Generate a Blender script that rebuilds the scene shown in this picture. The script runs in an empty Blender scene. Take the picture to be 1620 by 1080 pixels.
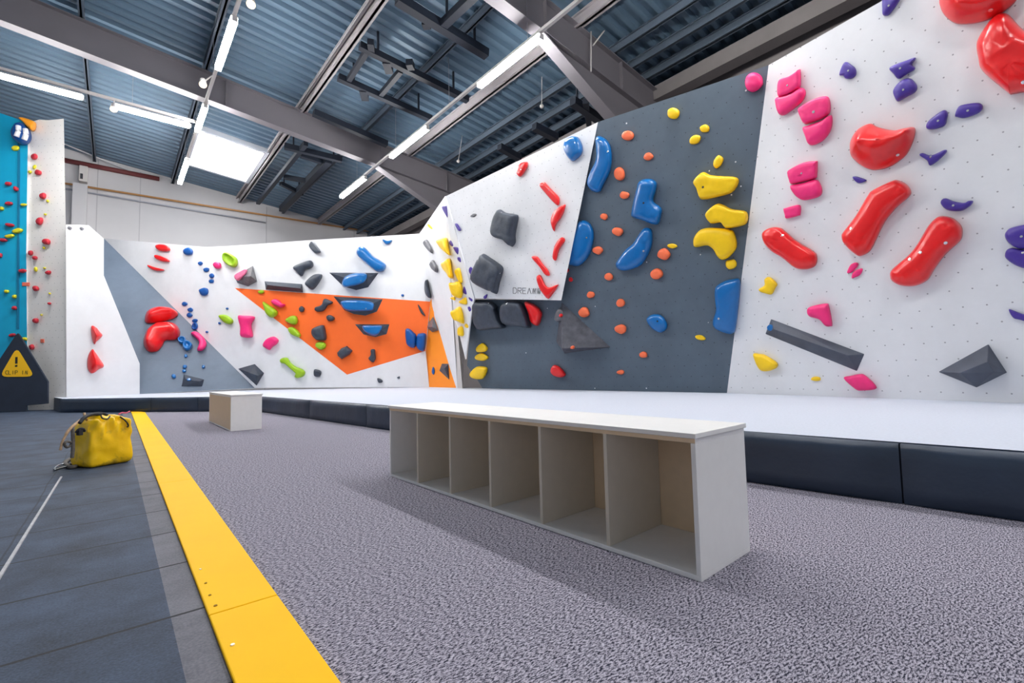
import bpy, bmesh, math, random
from mathutils import Vector, Matrix, noise
from mathutils.bvhtree import BVHTree

# ------------------------------------------------------------------ camera, world, exposure
SC = bpy.context.scene
C = SC.collection
W, H, F = 1620.0, 1080.0, 738.0
EYE = Vector((0.0, 0.0, 0.75))
def _cv(px, py): return Vector((px - W/2, py - H/2, F))
CY = _cv(181, 600).normalized()                 # direction of the yellow strip, seen in camera space (x right, y down, z forward)
CX = _cv(1680, 566); CX = (CX - CY*CX.dot(CY)).normalized()
CU = CX.cross(CY)
def ray(px, py):
    d = _cv(px, py)
    return Vector((d.dot(CX), d.dot(CY), d.dot(CU)))
cam_data = bpy.data.cameras.new('camera'); cam = bpy.data.objects.new('camera', cam_data); C.objects.link(cam)
cam_data.sensor_width = 36.0; cam_data.lens = F*36.0/W; cam_data.clip_end = 200
rot = Matrix(((CX.x, -CX.y, -CX.z), (CY.x, -CY.y, -CY.z), (CU.x, -CU.y, -CU.z)))
cam.matrix_world = Matrix.Translation(EYE) @ rot.to_4x4()
SC.camera = cam
SC.view_settings.view_transform = 'Standard'; SC.view_settings.look = 'None'
SC.view_settings.exposure = 0.2; SC.view_settings.gamma = 1.0; SC.view_settings.use_curve_mapping = False
world = bpy.data.worlds.new('world'); SC.world = world; world.use_nodes = True
world.node_tree.nodes['Background'].inputs[0].default_value = (0.86, 0.92, 1.0, 1)
world.node_tree.nodes['Background'].inputs[1].default_value = 0.38
TUBE_POWER = 132.0
SKY_POWER = 7.0

# ------------------------------------------------------------------ helpers
def lin(c):
    return tuple(((x/255.0)/12.92 if x/255.0 <= 0.04045 else ((x/255.0+0.055)/1.055)**2.4) for x in c)
def hit(px, py, p0, n):
    d = ray(px, py); return EYE + d*((p0-EYE).dot(n)/d.dot(n))
def at_z(px, py, z): return hit(px, py, Vector((0,0,z)), Vector((0,0,1)))
def at_x(px, py, x): return hit(px, py, Vector((x,0,0)), Vector((1,0,0)))
def at_y(px, py, y): return hit(px, py, Vector((0,y,0)), Vector((0,1,0)))
def at_depth(px, py, hz):
    d = ray(px, py); return EYE + d*(hz/math.hypot(d.x, d.y))
class Plane:
    def __init__(s, a, b, c):
        s.o = a.copy(); s.u = (b-a).normalized()
        n = (b-a).cross(c-a).normalized()
        if n.dot(EYE-a) < 0: n = -n
        s.n = n; s.v = n.cross(s.u)
        if s.v.z < 0: s.v = -s.v
    def px(s, x, y, off=0.0): return hit(x, y, s.o + s.n*off, s.n)
    def uv(s, p): q = p - s.o; return (q.dot(s.u), q.dot(s.v))
def P(txt):
    out = []
    for t in txt.split():
        a = t.split(','); out.append(tuple(float(q) for q in a))
    return out

MATS = {}
def new_mat(name):
    m = bpy.data.materials.new(name); m.use_nodes = True
    return m, m.node_tree, m.node_tree.nodes['Principled BSDF']
def mat(name, col, rough=0.5, metal=0.0, spec=0.5, noise_amt=0.0, noise_scale=20.0, bump=0.0, bump_scale=60.0, coat=0.0):
    if name in MATS: return MATS[name]
    m, nt, b = new_mat(name); L = nt.links
    c = lin(col)
    b.inputs['Base Color'].default_value = (*c, 1); b.inputs['Roughness'].default_value = rough
    b.inputs['Metallic'].default_value = metal; b.inputs['Specular IOR Level'].default_value = spec
    if coat: b.inputs['Coat Weight'].default_value = coat; b.inputs['Coat Roughness'].default_value = 0.12
    tc = nt.nodes.new('ShaderNodeTexCoord')
    if noise_amt:
        n = nt.nodes.new('ShaderNodeTexNoise'); n.inputs['Scale'].default_value = noise_scale; n.inputs['Detail'].default_value = 5
        L.new(tc.outputs['Object'], n.inputs['Vector'])
        r = nt.nodes.new('ShaderNodeMapRange'); r.inputs[1].default_value = 0.3; r.inputs[2].default_value = 0.7
        r.inputs[3].default_value = 1-noise_amt; r.inputs[4].default_value = 1+noise_amt
        L.new(n.outputs[0], r.inputs[0])
        mx = nt.nodes.new('ShaderNodeVectorMath'); mx.operation = 'SCALE'; mx.inputs[0].default_value = c
        L.new(r.outputs[0], mx.inputs['Scale']); L.new(mx.outputs[0], b.inputs['Base Color'])
    if bump:
        n2 = nt.nodes.new('ShaderNodeTexNoise'); n2.inputs['Scale'].default_value = bump_scale; n2.inputs['Detail'].default_value = 4
        L.new(tc.outputs['Object'], n2.inputs['Vector'])
        bp = nt.nodes.new('ShaderNodeBump'); bp.inputs['Strength'].default_value = bump; bp.inputs['Distance'].default_value = 0.01
        L.new(n2.outputs[0], bp.inputs['Height']); L.new(bp.outputs[0], b.inputs['Normal'])
    MATS[name] = m; return m
def emit(name, col, power):
    if name in MATS: return MATS[name]
    m, nt, b = new_mat(name)
    b.inputs['Base Color'].default_value = (*col, 1); b.inputs['Emission Color'].default_value = (*col, 1)
    b.inputs['Emission Strength'].default_value = power
    MATS[name] = m; return m
def wall_mat(name, col, dot, rough=0.6, amt=0.04, spacing=0.18, dots=True):
    """painted plywood with a staggered grid of t-nut holes, laid out in wall metres (UV)"""
    if name in MATS: return MATS[name]
    m, nt, b = new_mat(name); L = nt.links; N = nt.nodes
    c = lin(col)
    uv = N.new('ShaderNodeUVMap'); tc = N.new('ShaderNodeTexCoord')
    sep = N.new('ShaderNodeSeparateXYZ'); L.new(uv.outputs[0], sep.inputs[0])
    def M(op, a, b_=None, c_=None):
        q = N.new('ShaderNodeMath'); q.operation = op
        for i, v in enumerate((a, b_, c_)):
            if v is None: continue
            if isinstance(v, (int, float)): q.inputs[i].default_value = v
            else: L.new(v, q.inputs[i])
        return q.outputs[0]
    vy = M('DIVIDE', sep.outputs[1], spacing); row = M('FLOOR', vy); fy = M('SUBTRACT', M('FRACT', vy), 0.5)
    sh = M('MULTIPLY', M('MODULO', row, 2.0), 0.5)
    fx = M('SUBTRACT', M('FRACT', M('ADD', M('DIVIDE', sep.outputs[0], spacing), sh)), 0.5)
    d = M('SQRT', M('ADD', M('MULTIPLY', fx, fx), M('MULTIPLY', fy, fy)))
    hole = M('LESS_THAN', d, 0.0075/spacing)
    n = N.new('ShaderNodeTexNoise'); n.inputs['Scale'].default_value = 2.2; n.inputs['Detail'].default_value = 8; n.inputs['Roughness'].default_value = 0.65
    L.new(tc.outputs['Object'], n.inputs['Vector'])
    r = N.new('ShaderNodeMapRange'); r.inputs[1].default_value = 0.3; r.inputs[2].default_value = 0.7
    r.inputs[3].default_value = 1-amt; r.inputs[4].default_value = 1+amt; L.new(n.outputs[0], r.inputs[0])
    mx = N.new('ShaderNodeVectorMath'); mx.operation = 'SCALE'; mx.inputs[0].default_value = c; L.new(r.outputs[0], mx.inputs['Scale'])
    mix = N.new('ShaderNodeMix'); mix.data_type = 'RGBA'
    if dots: L.new(hole, mix.inputs[0])
    else: mix.inputs[0].default_value = 0.0
    L.new(mx.outputs[0], mix.inputs[6]); mix.inputs[7].default_value = (*lin(dot), 1)
    L.new(mix.outputs[2], b.inputs['Base Color'])
    b.inputs['Roughness'].default_value = rough
    n2 = N.new('ShaderNodeTexNoise'); n2.inputs['Scale'].default_value = 90; n2.inputs['Detail'].default_value = 3
    L.new(tc.outputs['Object'], n2.inputs['Vector'])
    bp = N.new('ShaderNodeBump'); bp.inputs['Strength'].default_value = 0.12; bp.inputs['Distance'].default_value = 0.004
    L.new(n2.outputs[0], bp.inputs['Height']); L.new(bp.outputs[0], b.inputs['Normal'])
    MATS[name] = m; return m

def link(name, bm_or_me, m=None, parent=None, smooth=False, mats=None):
    if isinstance(bm_or_me, bmesh.types.BMesh):
        me = bpy.data.meshes.new(name); bm_or_me.normal_update(); bm_or_me.to_mesh(me); bm_or_me.free()
    else: me = bm_or_me
    o = bpy.data.objects.new(name, me); C.objects.link(o)
    for q in (mats or [m]): me.materials.append(q)
    if smooth:
        for p in me.polygons: p.use_smooth = True
    if parent is not None: o.parent = parent
    return o
def tag(o, label=None, cat=None, group=None, kind=None):
    if label: o['label'] = label
    if cat: o['category'] = cat
    if group: o['group'] = group
    if kind: o['kind'] = kind
    return o
def empty(name, loc, label, cat, group=None, rz=0.0):
    o = bpy.data.objects.new(name, None); C.objects.link(o); o.location = loc; o.rotation_euler = (0, 0, rz)
    o.empty_display_size = 0.1
    return tag(o, label, cat, group)
def to_local(o, pts):
    inv = o.matrix_basis.inverted(); return [inv @ p for p in pts]
def box(bm, x0, x1, y0, y1, z0, z1, mi=0):
    v = [bm.verts.new(p) for p in ((x0,y0,z0),(x1,y0,z0),(x1,y1,z0),(x0,y1,z0),(x0,y0,z1),(x1,y0,z1),(x1,y1,z1),(x0,y1,z1))]
    for f in ((0,3,2,1),(4,5,6,7),(0,1,5,4),(1,2,6,5),(2,3,7,6),(3,0,4,7)):
        q = bm.faces.new([v[i] for i in f]); q.material_index = mi
    return v
def bar(bm, a, b, w, h, up=Vector((0,0,1))):
    """a square bar from a to b, w wide and h high"""
    d = (b-a).normalized(); s = d.cross(up)
    if s.length < 1e-4: s = d.cross(Vector((1,0,0)))
    s.normalize(); t = s.cross(d).normalized()
    c = [(-1,-1),(1,-1),(1,1),(-1,1)]
    A = [bm.verts.new(a + s*(w/2*i) + t*(h/2*j)) for i, j in c]; B = [bm.verts.new(b + s*(w/2*i) + t*(h/2*j)) for i, j in c]
    bm.faces.new(A[::-1]); bm.faces.new(B)
    for i in range(4):
        k = (i+1) % 4; bm.faces.new((A[i], A[k], B[k], B[i]))
def tube(bm, pts, r, seg=8, rr=None):
    rings = []
    for i, p in enumerate(pts):
        d = (pts[min(i+1, len(pts)-1)] - pts[max(i-1, 0)]).normalized()
        s = d.cross(Vector((0,0,1)))
        if s.length < 0.05: s = d.cross(Vector((1,0,0)))
        s.normalize(); t = s.cross(d)
        q = rr[i] if rr else r
        rings.append([bm.verts.new(p + (s*math.cos(k*2*math.pi/seg) + t*math.sin(k*2*math.pi/seg))*q) for k in range(seg)])
    for a, b in zip(rings, rings[1:]):
        for k in range(seg):
            j = (k+1) % seg; bm.faces.new((a[k], a[j], b[j], b[k]))
    bm.faces.new(rings[0][::-1]); bm.faces.new(rings[-1])
def smooth_line(pts, n=8):
    out = []
    for i in range(len(pts)-1):
        p0 = pts[max(i-1,0)]; p1 = pts[i]; p2 = pts[i+1]; p3 = pts[min(i+2, len(pts)-1)]
        for k in range(n):
            t = k/n
            out.append(0.5*((2*p1) + (p2-p0)*t + (2*p0-5*p1+4*p2-p3)*t*t + (3*p1-p0-3*p2+p3)*t**3))
    out.append(pts[-1]); return out
def bevel(o, w, seg=2):
    m = o.modifiers.new('bevel', 'BEVEL'); m.width = w; m.segments = seg; m.limit_method = 'ANGLE'; m.angle_limit = math.radians(35)
    return o
def prism(name, pts, back, m, parent=None, plane=None, side=None):
    """panel: front outline pts (3D), pushed by the vector back to give thickness; UV in plane metres"""
    bm = bmesh.new(); uvl = bm.loops.layers.uv.new('UVMap')
    if plane is None: plane = Plane(pts[0], pts[1], pts[2])
    A = [bm.verts.new(p) for p in pts]; B = [bm.verts.new(p + back) for p in pts]
    f = bm.faces.new(A); g = bm.faces.new(B[::-1])
    fs = [f, g]
    for i in range(len(A)):
        k = (i+1) % len(A); q = bm.faces.new((A[k], A[i], B[i], B[k])); q.material_index = 1; fs.append(q)
    g.material_index = 1
    for q in (f, g):
        for l in q.loops: l[uvl].uv = plane.uv(l.vert.co)
    f.normal_update()
    if f.normal.dot(back) > 0: bmesh.ops.reverse_faces(bm, faces=bm.faces[:])
    bm.normal_update(); bmesh.ops.triangulate(bm, faces=[f, g])
    return link(name, bm, parent=parent, mats=[m, side or m])

# ------------------------------------------------------------------ materials
WHITE = wall_mat('white_panel_paint', (226, 227, 231), (158, 158, 163))
WHITEP = wall_mat('white_panel_paint_plain', (226, 227, 231), (158, 158, 163), dots=False)
GREY = wall_mat('grey_panel_paint', (84, 98, 112), (45, 50, 58), amt=0.10)
GREYPP = wall_mat('slate_panel_paint', (104, 118, 136), (45, 50, 58), amt=0.10, dots=False)
GREYP = wall_mat('grey_panel_paint_plain', (96, 110, 128), (45, 50, 58), amt=0.10)
ORANGE = wall_mat('orange_panel_paint', (250, 108, 32), (150, 60, 20), amt=0.03, dots=False)
ORANGE2 = wall_mat('light_orange_panel_paint', (255, 146, 28), (150, 80, 20), amt=0.03, dots=False)
TEAL = wall_mat('blue_panel_paint', (0, 172, 216), (0, 110, 150), amt=0.05, dots=False)
TWHITE = wall_mat('tower_white_paint', (246, 243, 240), (150, 150, 150), amt=0.03)
EDGE = mat('panel_edge', (222, 222, 224), 0.6)
PLY = mat('plywood_edge', (176, 150, 118), 0.7, noise_amt=0.08)
HC = {
 'red': mat('red_hold', (232, 22, 26), 0.30, coat=0.25, noise_amt=0.03),
 'dred': mat('dusty_red_hold', (205, 45, 62), 0.6, noise_amt=0.08),
 'blue': mat('blue_hold', (0, 104, 176), 0.28, coat=0.25, noise_amt=0.04),
 'dblue': mat('deep_blue_hold', (0, 80, 158), 0.4, noise_amt=0.05),
 'yellow': mat('yellow_hold', (252, 206, 6), 0.45, noise_amt=0.03),
 'tyellow': mat('pale_yellow_hold', (232, 222, 40), 0.5, noise_amt=0.03),
 'pink': mat('pink_hold', (242, 40, 122), 0.45, noise_amt=0.04),
 'purple': mat('purple_hold', (70, 48, 148), 0.4, noise_amt=0.05),
 'orange': mat('orange_hold', (250, 116, 72), 0.5, noise_amt=0.04),
 'green': mat('green_hold', (150, 190, 20), 0.5, noise_amt=0.06),
 'dark': mat('charcoal_hold', (54, 62, 76), 0.5, noise_amt=0.22, noise_scale=9, bump=0.3, bump_scale=25),
 'grey': mat('grey_hold', (98, 98, 104), 0.45, noise_amt=0.25, noise_scale=14),
}
BOLT = mat('bolt_steel', (215, 215, 218), 0.25, metal=0.9)
BOLE = mat('bolt_recess', (30, 24, 26), 0.6)
DUST = mat('chalk_dusted', (150, 148, 156), 0.8, noise_amt=0.2, noise_scale=12)

# ------------------------------------------------------------------ key planes
ZM = 0.319
def mt(px, py): return at_z(px, py, ZM)
B1 = mt(1150, 621.5); B2 = mt(1620, 637.5); B0 = mt(888, 616.6)
T = at_z(1216, 103, 4.7)
RW = Plane(B1, B2, T)
GW = Plane(B1, B0, T)
T2 = GW.px(946, 193)
_g = GW.px(888, 475)
K888 = EYE + (_g-EYE)*0.965
gdir = (B0-B1).normalized()
MW = Plane(T2, T2+gdir, K888)
SR = mt(679, 612.0)
PT = at_z(665, 369.5, 4.95)
D1 = at_z(164.5, 377, 5.5)
P2 = Plane(SR, PT, D1)
SL = P2.px(403, 614.2)
G0 = mt(221, 623)
P1 = Plane(G0, SL, D1)
Q0 = mt(105, 628)
P0 = Plane(Q0, G0, Q0 + Vector((0,0,1)) + (Q0-EYE)*0.0)
A_ = MW.px(706, 310)
FB = mt(724, 613.3)
LEG = Plane(P2.px(665, 369.5), A_, FB)
F2 = Plane(A_, MW.px(752, 472), LEG.px(738, 568))
P3 = Plane(P2.px(680, 477), SR, FB)
K = at_z(44, 648.5, 0); K2 = at_z(104, 647.5, 0)
T1 = Plane(K, K2, K + Vector((0,0,1)))
camleft = Vector((CX.x*-1 + CX.z*-0.18, CY.x*-1 + CY.z*-0.18, 0)).normalized()
TB = Plane(K, K + camleft, K + Vector((0,0,1)))

# ------------------------------------------------------------------ room shell
def roof_z(x): return 8.9 - 0.0976*(x + 1.25)
YG = 22.3; XE = 10.6
X_L, Y_B = -14.0, -9.0
def structure(o): return tag(o, kind='structure')
# floor: carpet, rubber tiles, yellow strip
def floor_mat_carpet():
    m, nt, b = new_mat('carpet'); L = nt.links; N = nt.nodes
    tc = N.new('ShaderNodeTexCoord')
    mp = N.new('ShaderNodeMapping'); mp.inputs['Scale'].default_value = (0.8, 2.0, 1); mp.inputs['Rotation'].default_value = (0, 0, 0.5)
    L.new(tc.outputs['Object'], mp.inputs[0])
    n = N.new('ShaderNodeTexNoise'); n.inputs['Scale'].default_value = 98; n.inputs['Detail'].default_value = 4; n.inputs['Roughness'].default_value = 0.75
    L.new(mp.outputs[0], n.inputs['Vector'])
    r = N.new('ShaderNodeValToRGB'); r.color_ramp.elements[0].position = 0.43; r.color_ramp.elements[1].position = 0.57
    r.color_ramp.elements[0].color = (*lin((36, 38, 54)), 1); r.color_ramp.elements[1].color = (*lin((186, 181, 196)), 1)
    L.new(n.outputs[0], r.inputs[0])
    L.new(r.outputs[0], b.inputs['Base Color']); b.inputs['Roughness'].default_value = 0.95; b.inputs['Specular IOR Level'].default_value = 0.1
    bp = N.new('ShaderNodeBump'); bp.inputs['Strength'].default_value = 0.15; bp.inputs['Distance'].default_value = 0.002
    L.new(n.outputs[0], bp.inputs['Height']); L.new(bp.outputs[0], b.inputs['Normal'])
    return m
SXL = at_z(371.5, 1080, 0).x; SXR = at_z(541, 1080, 0).x
SXL2 = at_z(206.5, 648, 0).x; SXR2 = at_z(227, 652, 0).x
_l0, _l1 = at_z(371.5, 1080, 0.013), at_z(206.5, 648.5, 0.013)
_r0, _r1 = at_z(541, 1080, 0.013), at_z(230, 652.5, 0.013)
def xl(y): return _l0.x + (_l1.x-_l0.x)*(y-_l0.y)/(_l1.y-_l0.y)
def xr(y): return _r0.x + (_r1.x-_r0.x)*(y-_r0.y)/(_r1.y-_r0.y)
EDGE_X = xl(3.0) - 0.095                                   # inner edge of the paler border tiles
SXL = (max(xl(0), xl(12)) + min(xr(0), xr(12)))/2          # where carpet and rubber meet, under the board
print('strip', xl(0), xl(12), xr(0), xr(12), SXL)
def floor_mat_rubber():
    m, nt, b = new_mat('rubber_tiles'); L = nt.links; N = nt.nodes
    tc = N.new('ShaderNodeTexCoord'); sep = N.new('ShaderNodeSeparateXYZ'); L.new(tc.outputs['Object'], sep.inputs[0])
    def M(op, a, b_=None):
        q = N.new('ShaderNodeMath'); q.operation = op
        for i, v in enumerate((a, b_)):
            if v is None: continue
            if isinstance(v, (int, float)): q.inputs[i].default_value = v
            else: L.new(v, q.inputs[i])
        return q.outputs[0]
    n0 = N.new('ShaderNodeTexNoise'); n0.inputs['Scale'].default_value = 1.4; L.new(tc.outputs['Object'], n0.inputs['Vector'])
    wob = M('MULTIPLY', M('SUBTRACT', n0.outputs[0], 0.5), 0.03)
    fy = M('FRACT', M('ADD', M('DIVIDE', M('ADD', sep.outputs[1], wob), 0.5), SEAM0))
    seam = M('LESS_THAN', M('ABSOLUTE', M('SUBTRACT', fy, 0.5)), 0.013)
    fx = M('FRACT', M('SUBTRACT', M('ADD', sep.outputs[0], wob), EDGE_X-0.65))
    seam2 = M('MULTIPLY', M('LESS_THAN', M('ABSOLUTE', M('SUBTRACT', fx, 0.15)), 0.004), 0.6)
    s = M('MAXIMUM', seam, seam2)
    n = N.new('ShaderNodeTexNoise'); n.inputs['Scale'].default_value = 3.0; n.inputs['Detail'].default_value = 9; n.inputs['Roughness'].default_value = 0.72
    L.new(tc.outputs['Object'], n.inputs['Vector'])
    nf = N.new('ShaderNodeTexNoise'); nf.inputs['Scale'].default_value = 130; nf.inputs['Detail'].default_value = 2
    L.new(tc.outputs['Object'], nf.inputs['Vector'])
    ad = M('ADD', M('MULTIPLY', n.outputs[0], 0.65), M('MULTIPLY', nf.outputs[0], 0.35))
    r = N.new('ShaderNodeValToRGB'); r.color_ramp.elements[0].position = 0.34; r.color_ramp.elements[1].position = 0.70
    r.color_ramp.elements[0].color = (*lin((22, 32, 48)), 1); r.color_ramp.elements[1].color = (*lin((68, 86, 112)), 1)
    L.new(ad, r.inputs[0])
    r2 = N.new('ShaderNodeValToRGB'); r2.color_ramp.elements[0].position = 0.34; r2.color_ramp.elements[1].position = 0.70
    r2.color_ramp.elements[0].color = (*lin((72, 74, 84)), 1); r2.color_ramp.elements[1].color = (*lin((124, 124, 134)), 1)
    L.new(ad, r2.inputs[0])
    edge = M('GREATER_THAN', sep.outputs[0], EDGE_X)
    m0 = N.new('ShaderNodeMix'); m0.data_type = 'RGBA'; L.new(edge, m0.inputs[0]); L.new(r.outputs[0], m0.inputs[6]); L.new(r2.outputs[0], m0.inputs[7])
    mx = N.new('ShaderNodeMix'); mx.data_type = 'RGBA'; L.new(s, mx.inputs[0]); L.new(m0.outputs[2], mx.inputs[6])
    mx.inputs[7].default_value = (*lin((16, 20, 30)), 1)
    L.new(mx.outputs[2], b.inputs['Base Color']); b.inputs['Roughness'].default_value = 0.75
    bp = N.new('ShaderNodeBump'); bp.inputs['Strength'].default_value = 0.3; bp.inputs['Distance'].default_value = 0.004
    L.new(nf.outputs[0], bp.inputs['Height']); L.new(bp.outputs[0], b.inputs['Normal'])
    return m
_sy = at_z(268, 842, 0).y
SEAM0 = 0.5 - (_sy/0.5) % 1.0
bm = bmesh.new(); box(bm, SXL, XE+0.3, Y_B, YG+0.3, -0.12, 0.0)
structure(link('floor', bm, floor_mat_carpet()))
bm = bmesh.new(); box(bm, X_L, SXL, Y_B, YG+0.3, -0.12, 0.0)
structure(link('floor', bm, floor_mat_rubber()))
# yellow edging strip
endL = at_z(206.5, 648.5, 0.0); endR = at_z(230, 652.5, 0.0)
bm = bmesh.new()
ys = [Y_B] + [-1.25 + 2.0*k for k in range(0, 12)]
YS = mat('yellow_board', (254, 196, 0), 0.6, spec=0.15, noise_amt=0.03, noise_scale=3)
_j = at_z(420, 952, 0).y
strip = tag(bpy.data.objects.new('edging_strip', None), 'long yellow board strip screwed down where rubber tiles meet carpet', 'edging strip'); C.objects.link(strip)
cuts = [Y_B, _j, _j+2.4, _j+4.8, _j+7.2]
cuts = [c for c in cuts if c < endR.y-0.5] + [None]
for i in range(len(cuts)-1):
    bm = bmesh.new(); y0 = cuts[i]+0.0015; y1 = cuts[i+1]
    if y1 is None: pts = [(xl(y0), y0), (xr(y0), y0), (xr(endR.y), endR.y), (xl(endL.y), endL.y)]
    else: pts = [(xl(y0), y0), (xr(y0), y0), (xr(y1), y1-0.0015), (xl(y1), y1-0.0015)]
    lo = [bm.verts.new((x, y, 0.0)) for x, y in pts]; hi = [bm.verts.new((x, y, 0.013)) for x, y in pts]
    bm.faces.new(hi); bm.faces.new(lo[::-1])
    for k in range(4): bm.faces.new((lo[k], lo[(k+1)%4], hi[(k+1)%4], hi[k]))
    bevel(link('board', bm, YS, strip), 0.004)
SCREW = mat('screw_head', (240, 220, 200), 0.4, metal=0.3); HOLEM = mat('screw_hole', (150, 110, 10), 0.8)
for (px, py, m_, r) in ((368, 1020, SCREW, 0.006), (325.5, 922.5, HOLEM, 0.0045), (332, 941.5, HOLEM, 0.0045), (341, 958, HOLEM, 0.0055), (317, 900.5, SCREW, 0.004)):
    p = at_z(px, py, 0.013); bm = bmesh.new()
    bmesh.ops.create_cone(bm, cap_ends=True, segments=14, radius1=r, radius2=r*0.9, depth=0.003, matrix=Matrix.Translation((p.x, p.y, 0.0142)))
    link('screw', bm, m_, strip)
# pale seam on the rubber floor
bm = bmesh.new(); a = at_z(97, 754, 0.004); b = at_z(-60, 1008, 0.004)
bar(bm, a, b, 0.011, 0.008)
tag(link('joint_strip', bm, mat('pale_joint', (176, 176, 182), 0.6, noise_amt=0.2)), 'thin pale strip lying in a joint of the dark rubber floor', 'floor strip')

# gable wall, eave wall
GBL = mat('gable_paint', (214, 212, 214), 0.8, noise_amt=0.05, noise_scale=0.6)
bm = bmesh.new()
v = [bm.verts.new(p) for p in ((X_L, YG, 0), (XE, YG, 0), (XE, YG, roof_z(XE)), (X_L, YG, roof_z(X_L)))]
w = [bm.verts.new(q.co + Vector((0, 0.3, 0))) for q in v]
bm.faces.new(v); bm.faces.new(w[::-1])
for k in range(4): bm.faces.new((v[(k+1)%4], v[k], w[k], w[(k+1)%4]))
structure(link('wall_back', bm, GBL))
CONC = mat('concrete_grey', (132, 126, 126), 0.8, noise_amt=0.08, noise_scale=1.5)
bm = bmesh.new(); box(bm, XE, XE+0.3, Y_B, YG, 0, roof_z(XE)-0.02)
structure(link('wall_right', bm, CONC))
# corrugated deck
DECK = mat('deck_steel', (98, 122, 142), 0.42, metal=0.15, noise_amt=0.10, noise_scale=0.5)
bm = bmesh.new(); pitch = 0.30; y = Y_B; prof = []
while y < YG + 0.3:
    prof += [(y, 0.0), (y+0.11, 0.0), (y+0.15, 0.085), (y+0.26, 0.085)]; y += pitch
xs = [X_L, XE+0.3]
cols = [[bm.verts.new((x, yy, roof_z(x)+zz)) for yy, zz in prof] for x in xs]
for k in range(len(prof)-1): bm.faces.new((cols[0][k], cols[0][k+1], cols[1][k+1], cols[1][k]))
tp = [bm.verts.new((x, yy, roof_z(x)+0.25)) for x, yy in ((X_L, Y_B), (XE+0.3, Y_B), (XE+0.3, YG+0.3), (X_L, YG+0.3))]
bm.faces.new(tp)
structure(link('ceiling', bm, DECK))

STEEL = mat('steel_paint', (170, 164, 166), 0.5, noise_amt=0.06, noise_scale=1.2)
STEELD = mat('dark_steel_paint', (84, 96, 110), 0.5, noise_amt=0.06)
trim_n = [0]
def trim(bm, m_):
    trim_n[0] += 1; return structure(link('trim_%d' % trim_n[0], bm, m_))
# purlins along the hall
def purlin_x(px, py, drop=0.22):
    d = ray(px, py); t = (8.9 - 0.0976*1.25 - drop - EYE.z)/(d.z + 0.0976*d.x)
    return (EYE + d*t)
PUR = [((129,33),0.10,0.2,STEELD), ((326,111),0.12,0.22,STEELD), ((540,92),0.16,0.26,STEEL), ((522,103),0.05,0.10,STEEL), ((680,110),0.10,0.2,STEELD),
       ((810,121),0.17,0.26,STEEL), ((810,192),0.10,0.2,STEELD), ((800,253),0.12,0.2,STEELD), ((1002,109),0.08,0.2,STEELD)]
for (pp, w_, h_, m_) in PUR:
    X = purlin_x(*pp).x
    bm = bmesh.new(); zc = roof_z(X) - h_/2
    # channel section: web plus two lips
    for (dx, dz, ww, hh) in ((0, 0, 0.35*w_, h_), (0, -h_/2+0.012, w_, 0.024), (0, h_/2-0.012, w_, 0.024)):
        box(bm, X+dx-ww/2, X+dx+ww/2, Y_B, YG, zc+dz-hh/2, zc+dz+hh/2)
    trim(bm, m_)
for (xa, dz, w_, h_) in ((XE-0.45, 0.30, 0.35, 0.34), (XE-0.15, 1.25, 0.3, 0.3)):
    bm = bmesh.new(); z = roof_z(xa) - dz; box(bm, xa-w_/2, xa+w_/2, Y_B, YG, z-h_/2, z+h_/2); trim(bm, CONC)
for k in range(12):
    yy = -3.0 + 1.75*k; bm = bmesh.new(); box(bm, XE-0.12, XE, yy-0.06, yy+0.06, 6.0, roof_z(XE)-1.1); trim(bm, CONC)
# rafters across the hall with haunches at the eave
def rafter(yc, depth, xh, m_):
    drop = 0.24
    bm = bmesh.new()
    def zt(x): return roof_z(x)-drop
    for x0, x1 in ((X_L, XE),):
        def slab(za0, za1, zb0, zb1, hw, xa=x0, xb=x1):
            vs = [bm.verts.new(p) for p in ((xa, yc-hw, za0), (xb, yc-hw, zb0), (xb, yc-hw, zb1), (xa, yc-hw, za1), (xa, yc+hw, za0), (xb, yc+hw, zb0), (xb, yc+hw, zb1), (xa, yc+hw, za1))]
            for f in ((0,1,2,3),(7,6,5,4),(0,4,5,1),(1,5,6,2),(2,6,7,3),(3,7,4,0)): bm.faces.new([vs[i] for i in f])
        slab(zt(x0)-depth, zt(x0), zt(x1)-depth, zt(x1), 0.012)
        slab(zt(x0)-0.02, zt(x0), zt(x1)-0.02, zt(x1), 0.12)
        slab(zt(x0)-depth-0.02, zt(x0)-depth, zt(x1)-depth-0.02, zt(x1)-depth, 0.13)
        # haunch
        hz = 1.5
        slab(zt(xh)-depth-0.021, zt(xh)-depth-0.02, zt(x1)-depth-hz, zt(x1)-depth-0.02, 0.012, xh, x1)
        slab(zt(xh)-depth-0.05, zt(xh)-depth-0.02, zt(x1)-depth-hz-0.03, zt(x1)-depth-hz, 0.13, xh, x1)
        for xs_ in (2.0, 6.2, 8.6):
            slab(zt(xs_)-depth, zt(xs_), zt(xs_+0.015)-depth, zt(xs_+0.015), 0.1, xs_, xs_+0.015)
    trim(bm, m_)
RAF = mat('rafter_paint', (118, 114, 120), 0.6, noise_amt=0.06, noise_scale=1.0)
p = at_z(400, 187, 7.74); RY1 = p.y; 
def solve_y(px, py, below):
    d = ray(px, py); t = (8.9 - 0.0976*1.25 - below - EYE.z)/(d.z + 0.0976*d.x); return EYE + d*t
DEP = 0.72
r1 = solve_y(400, 187, 0.24+DEP); r2 = solve_y(850, 50, 0.24+DEP); r1h = solve_y(594, 262, 0.24+DEP)
RY1, RY2 = r1.y, r2.y
rafter(RY1, DEP, r1h.x, RAF); rafter(RY2, DEP, r2.x, RAF); rafter(RY2-(RY1-RY2), DEP, r2.x, RAF)
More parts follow.
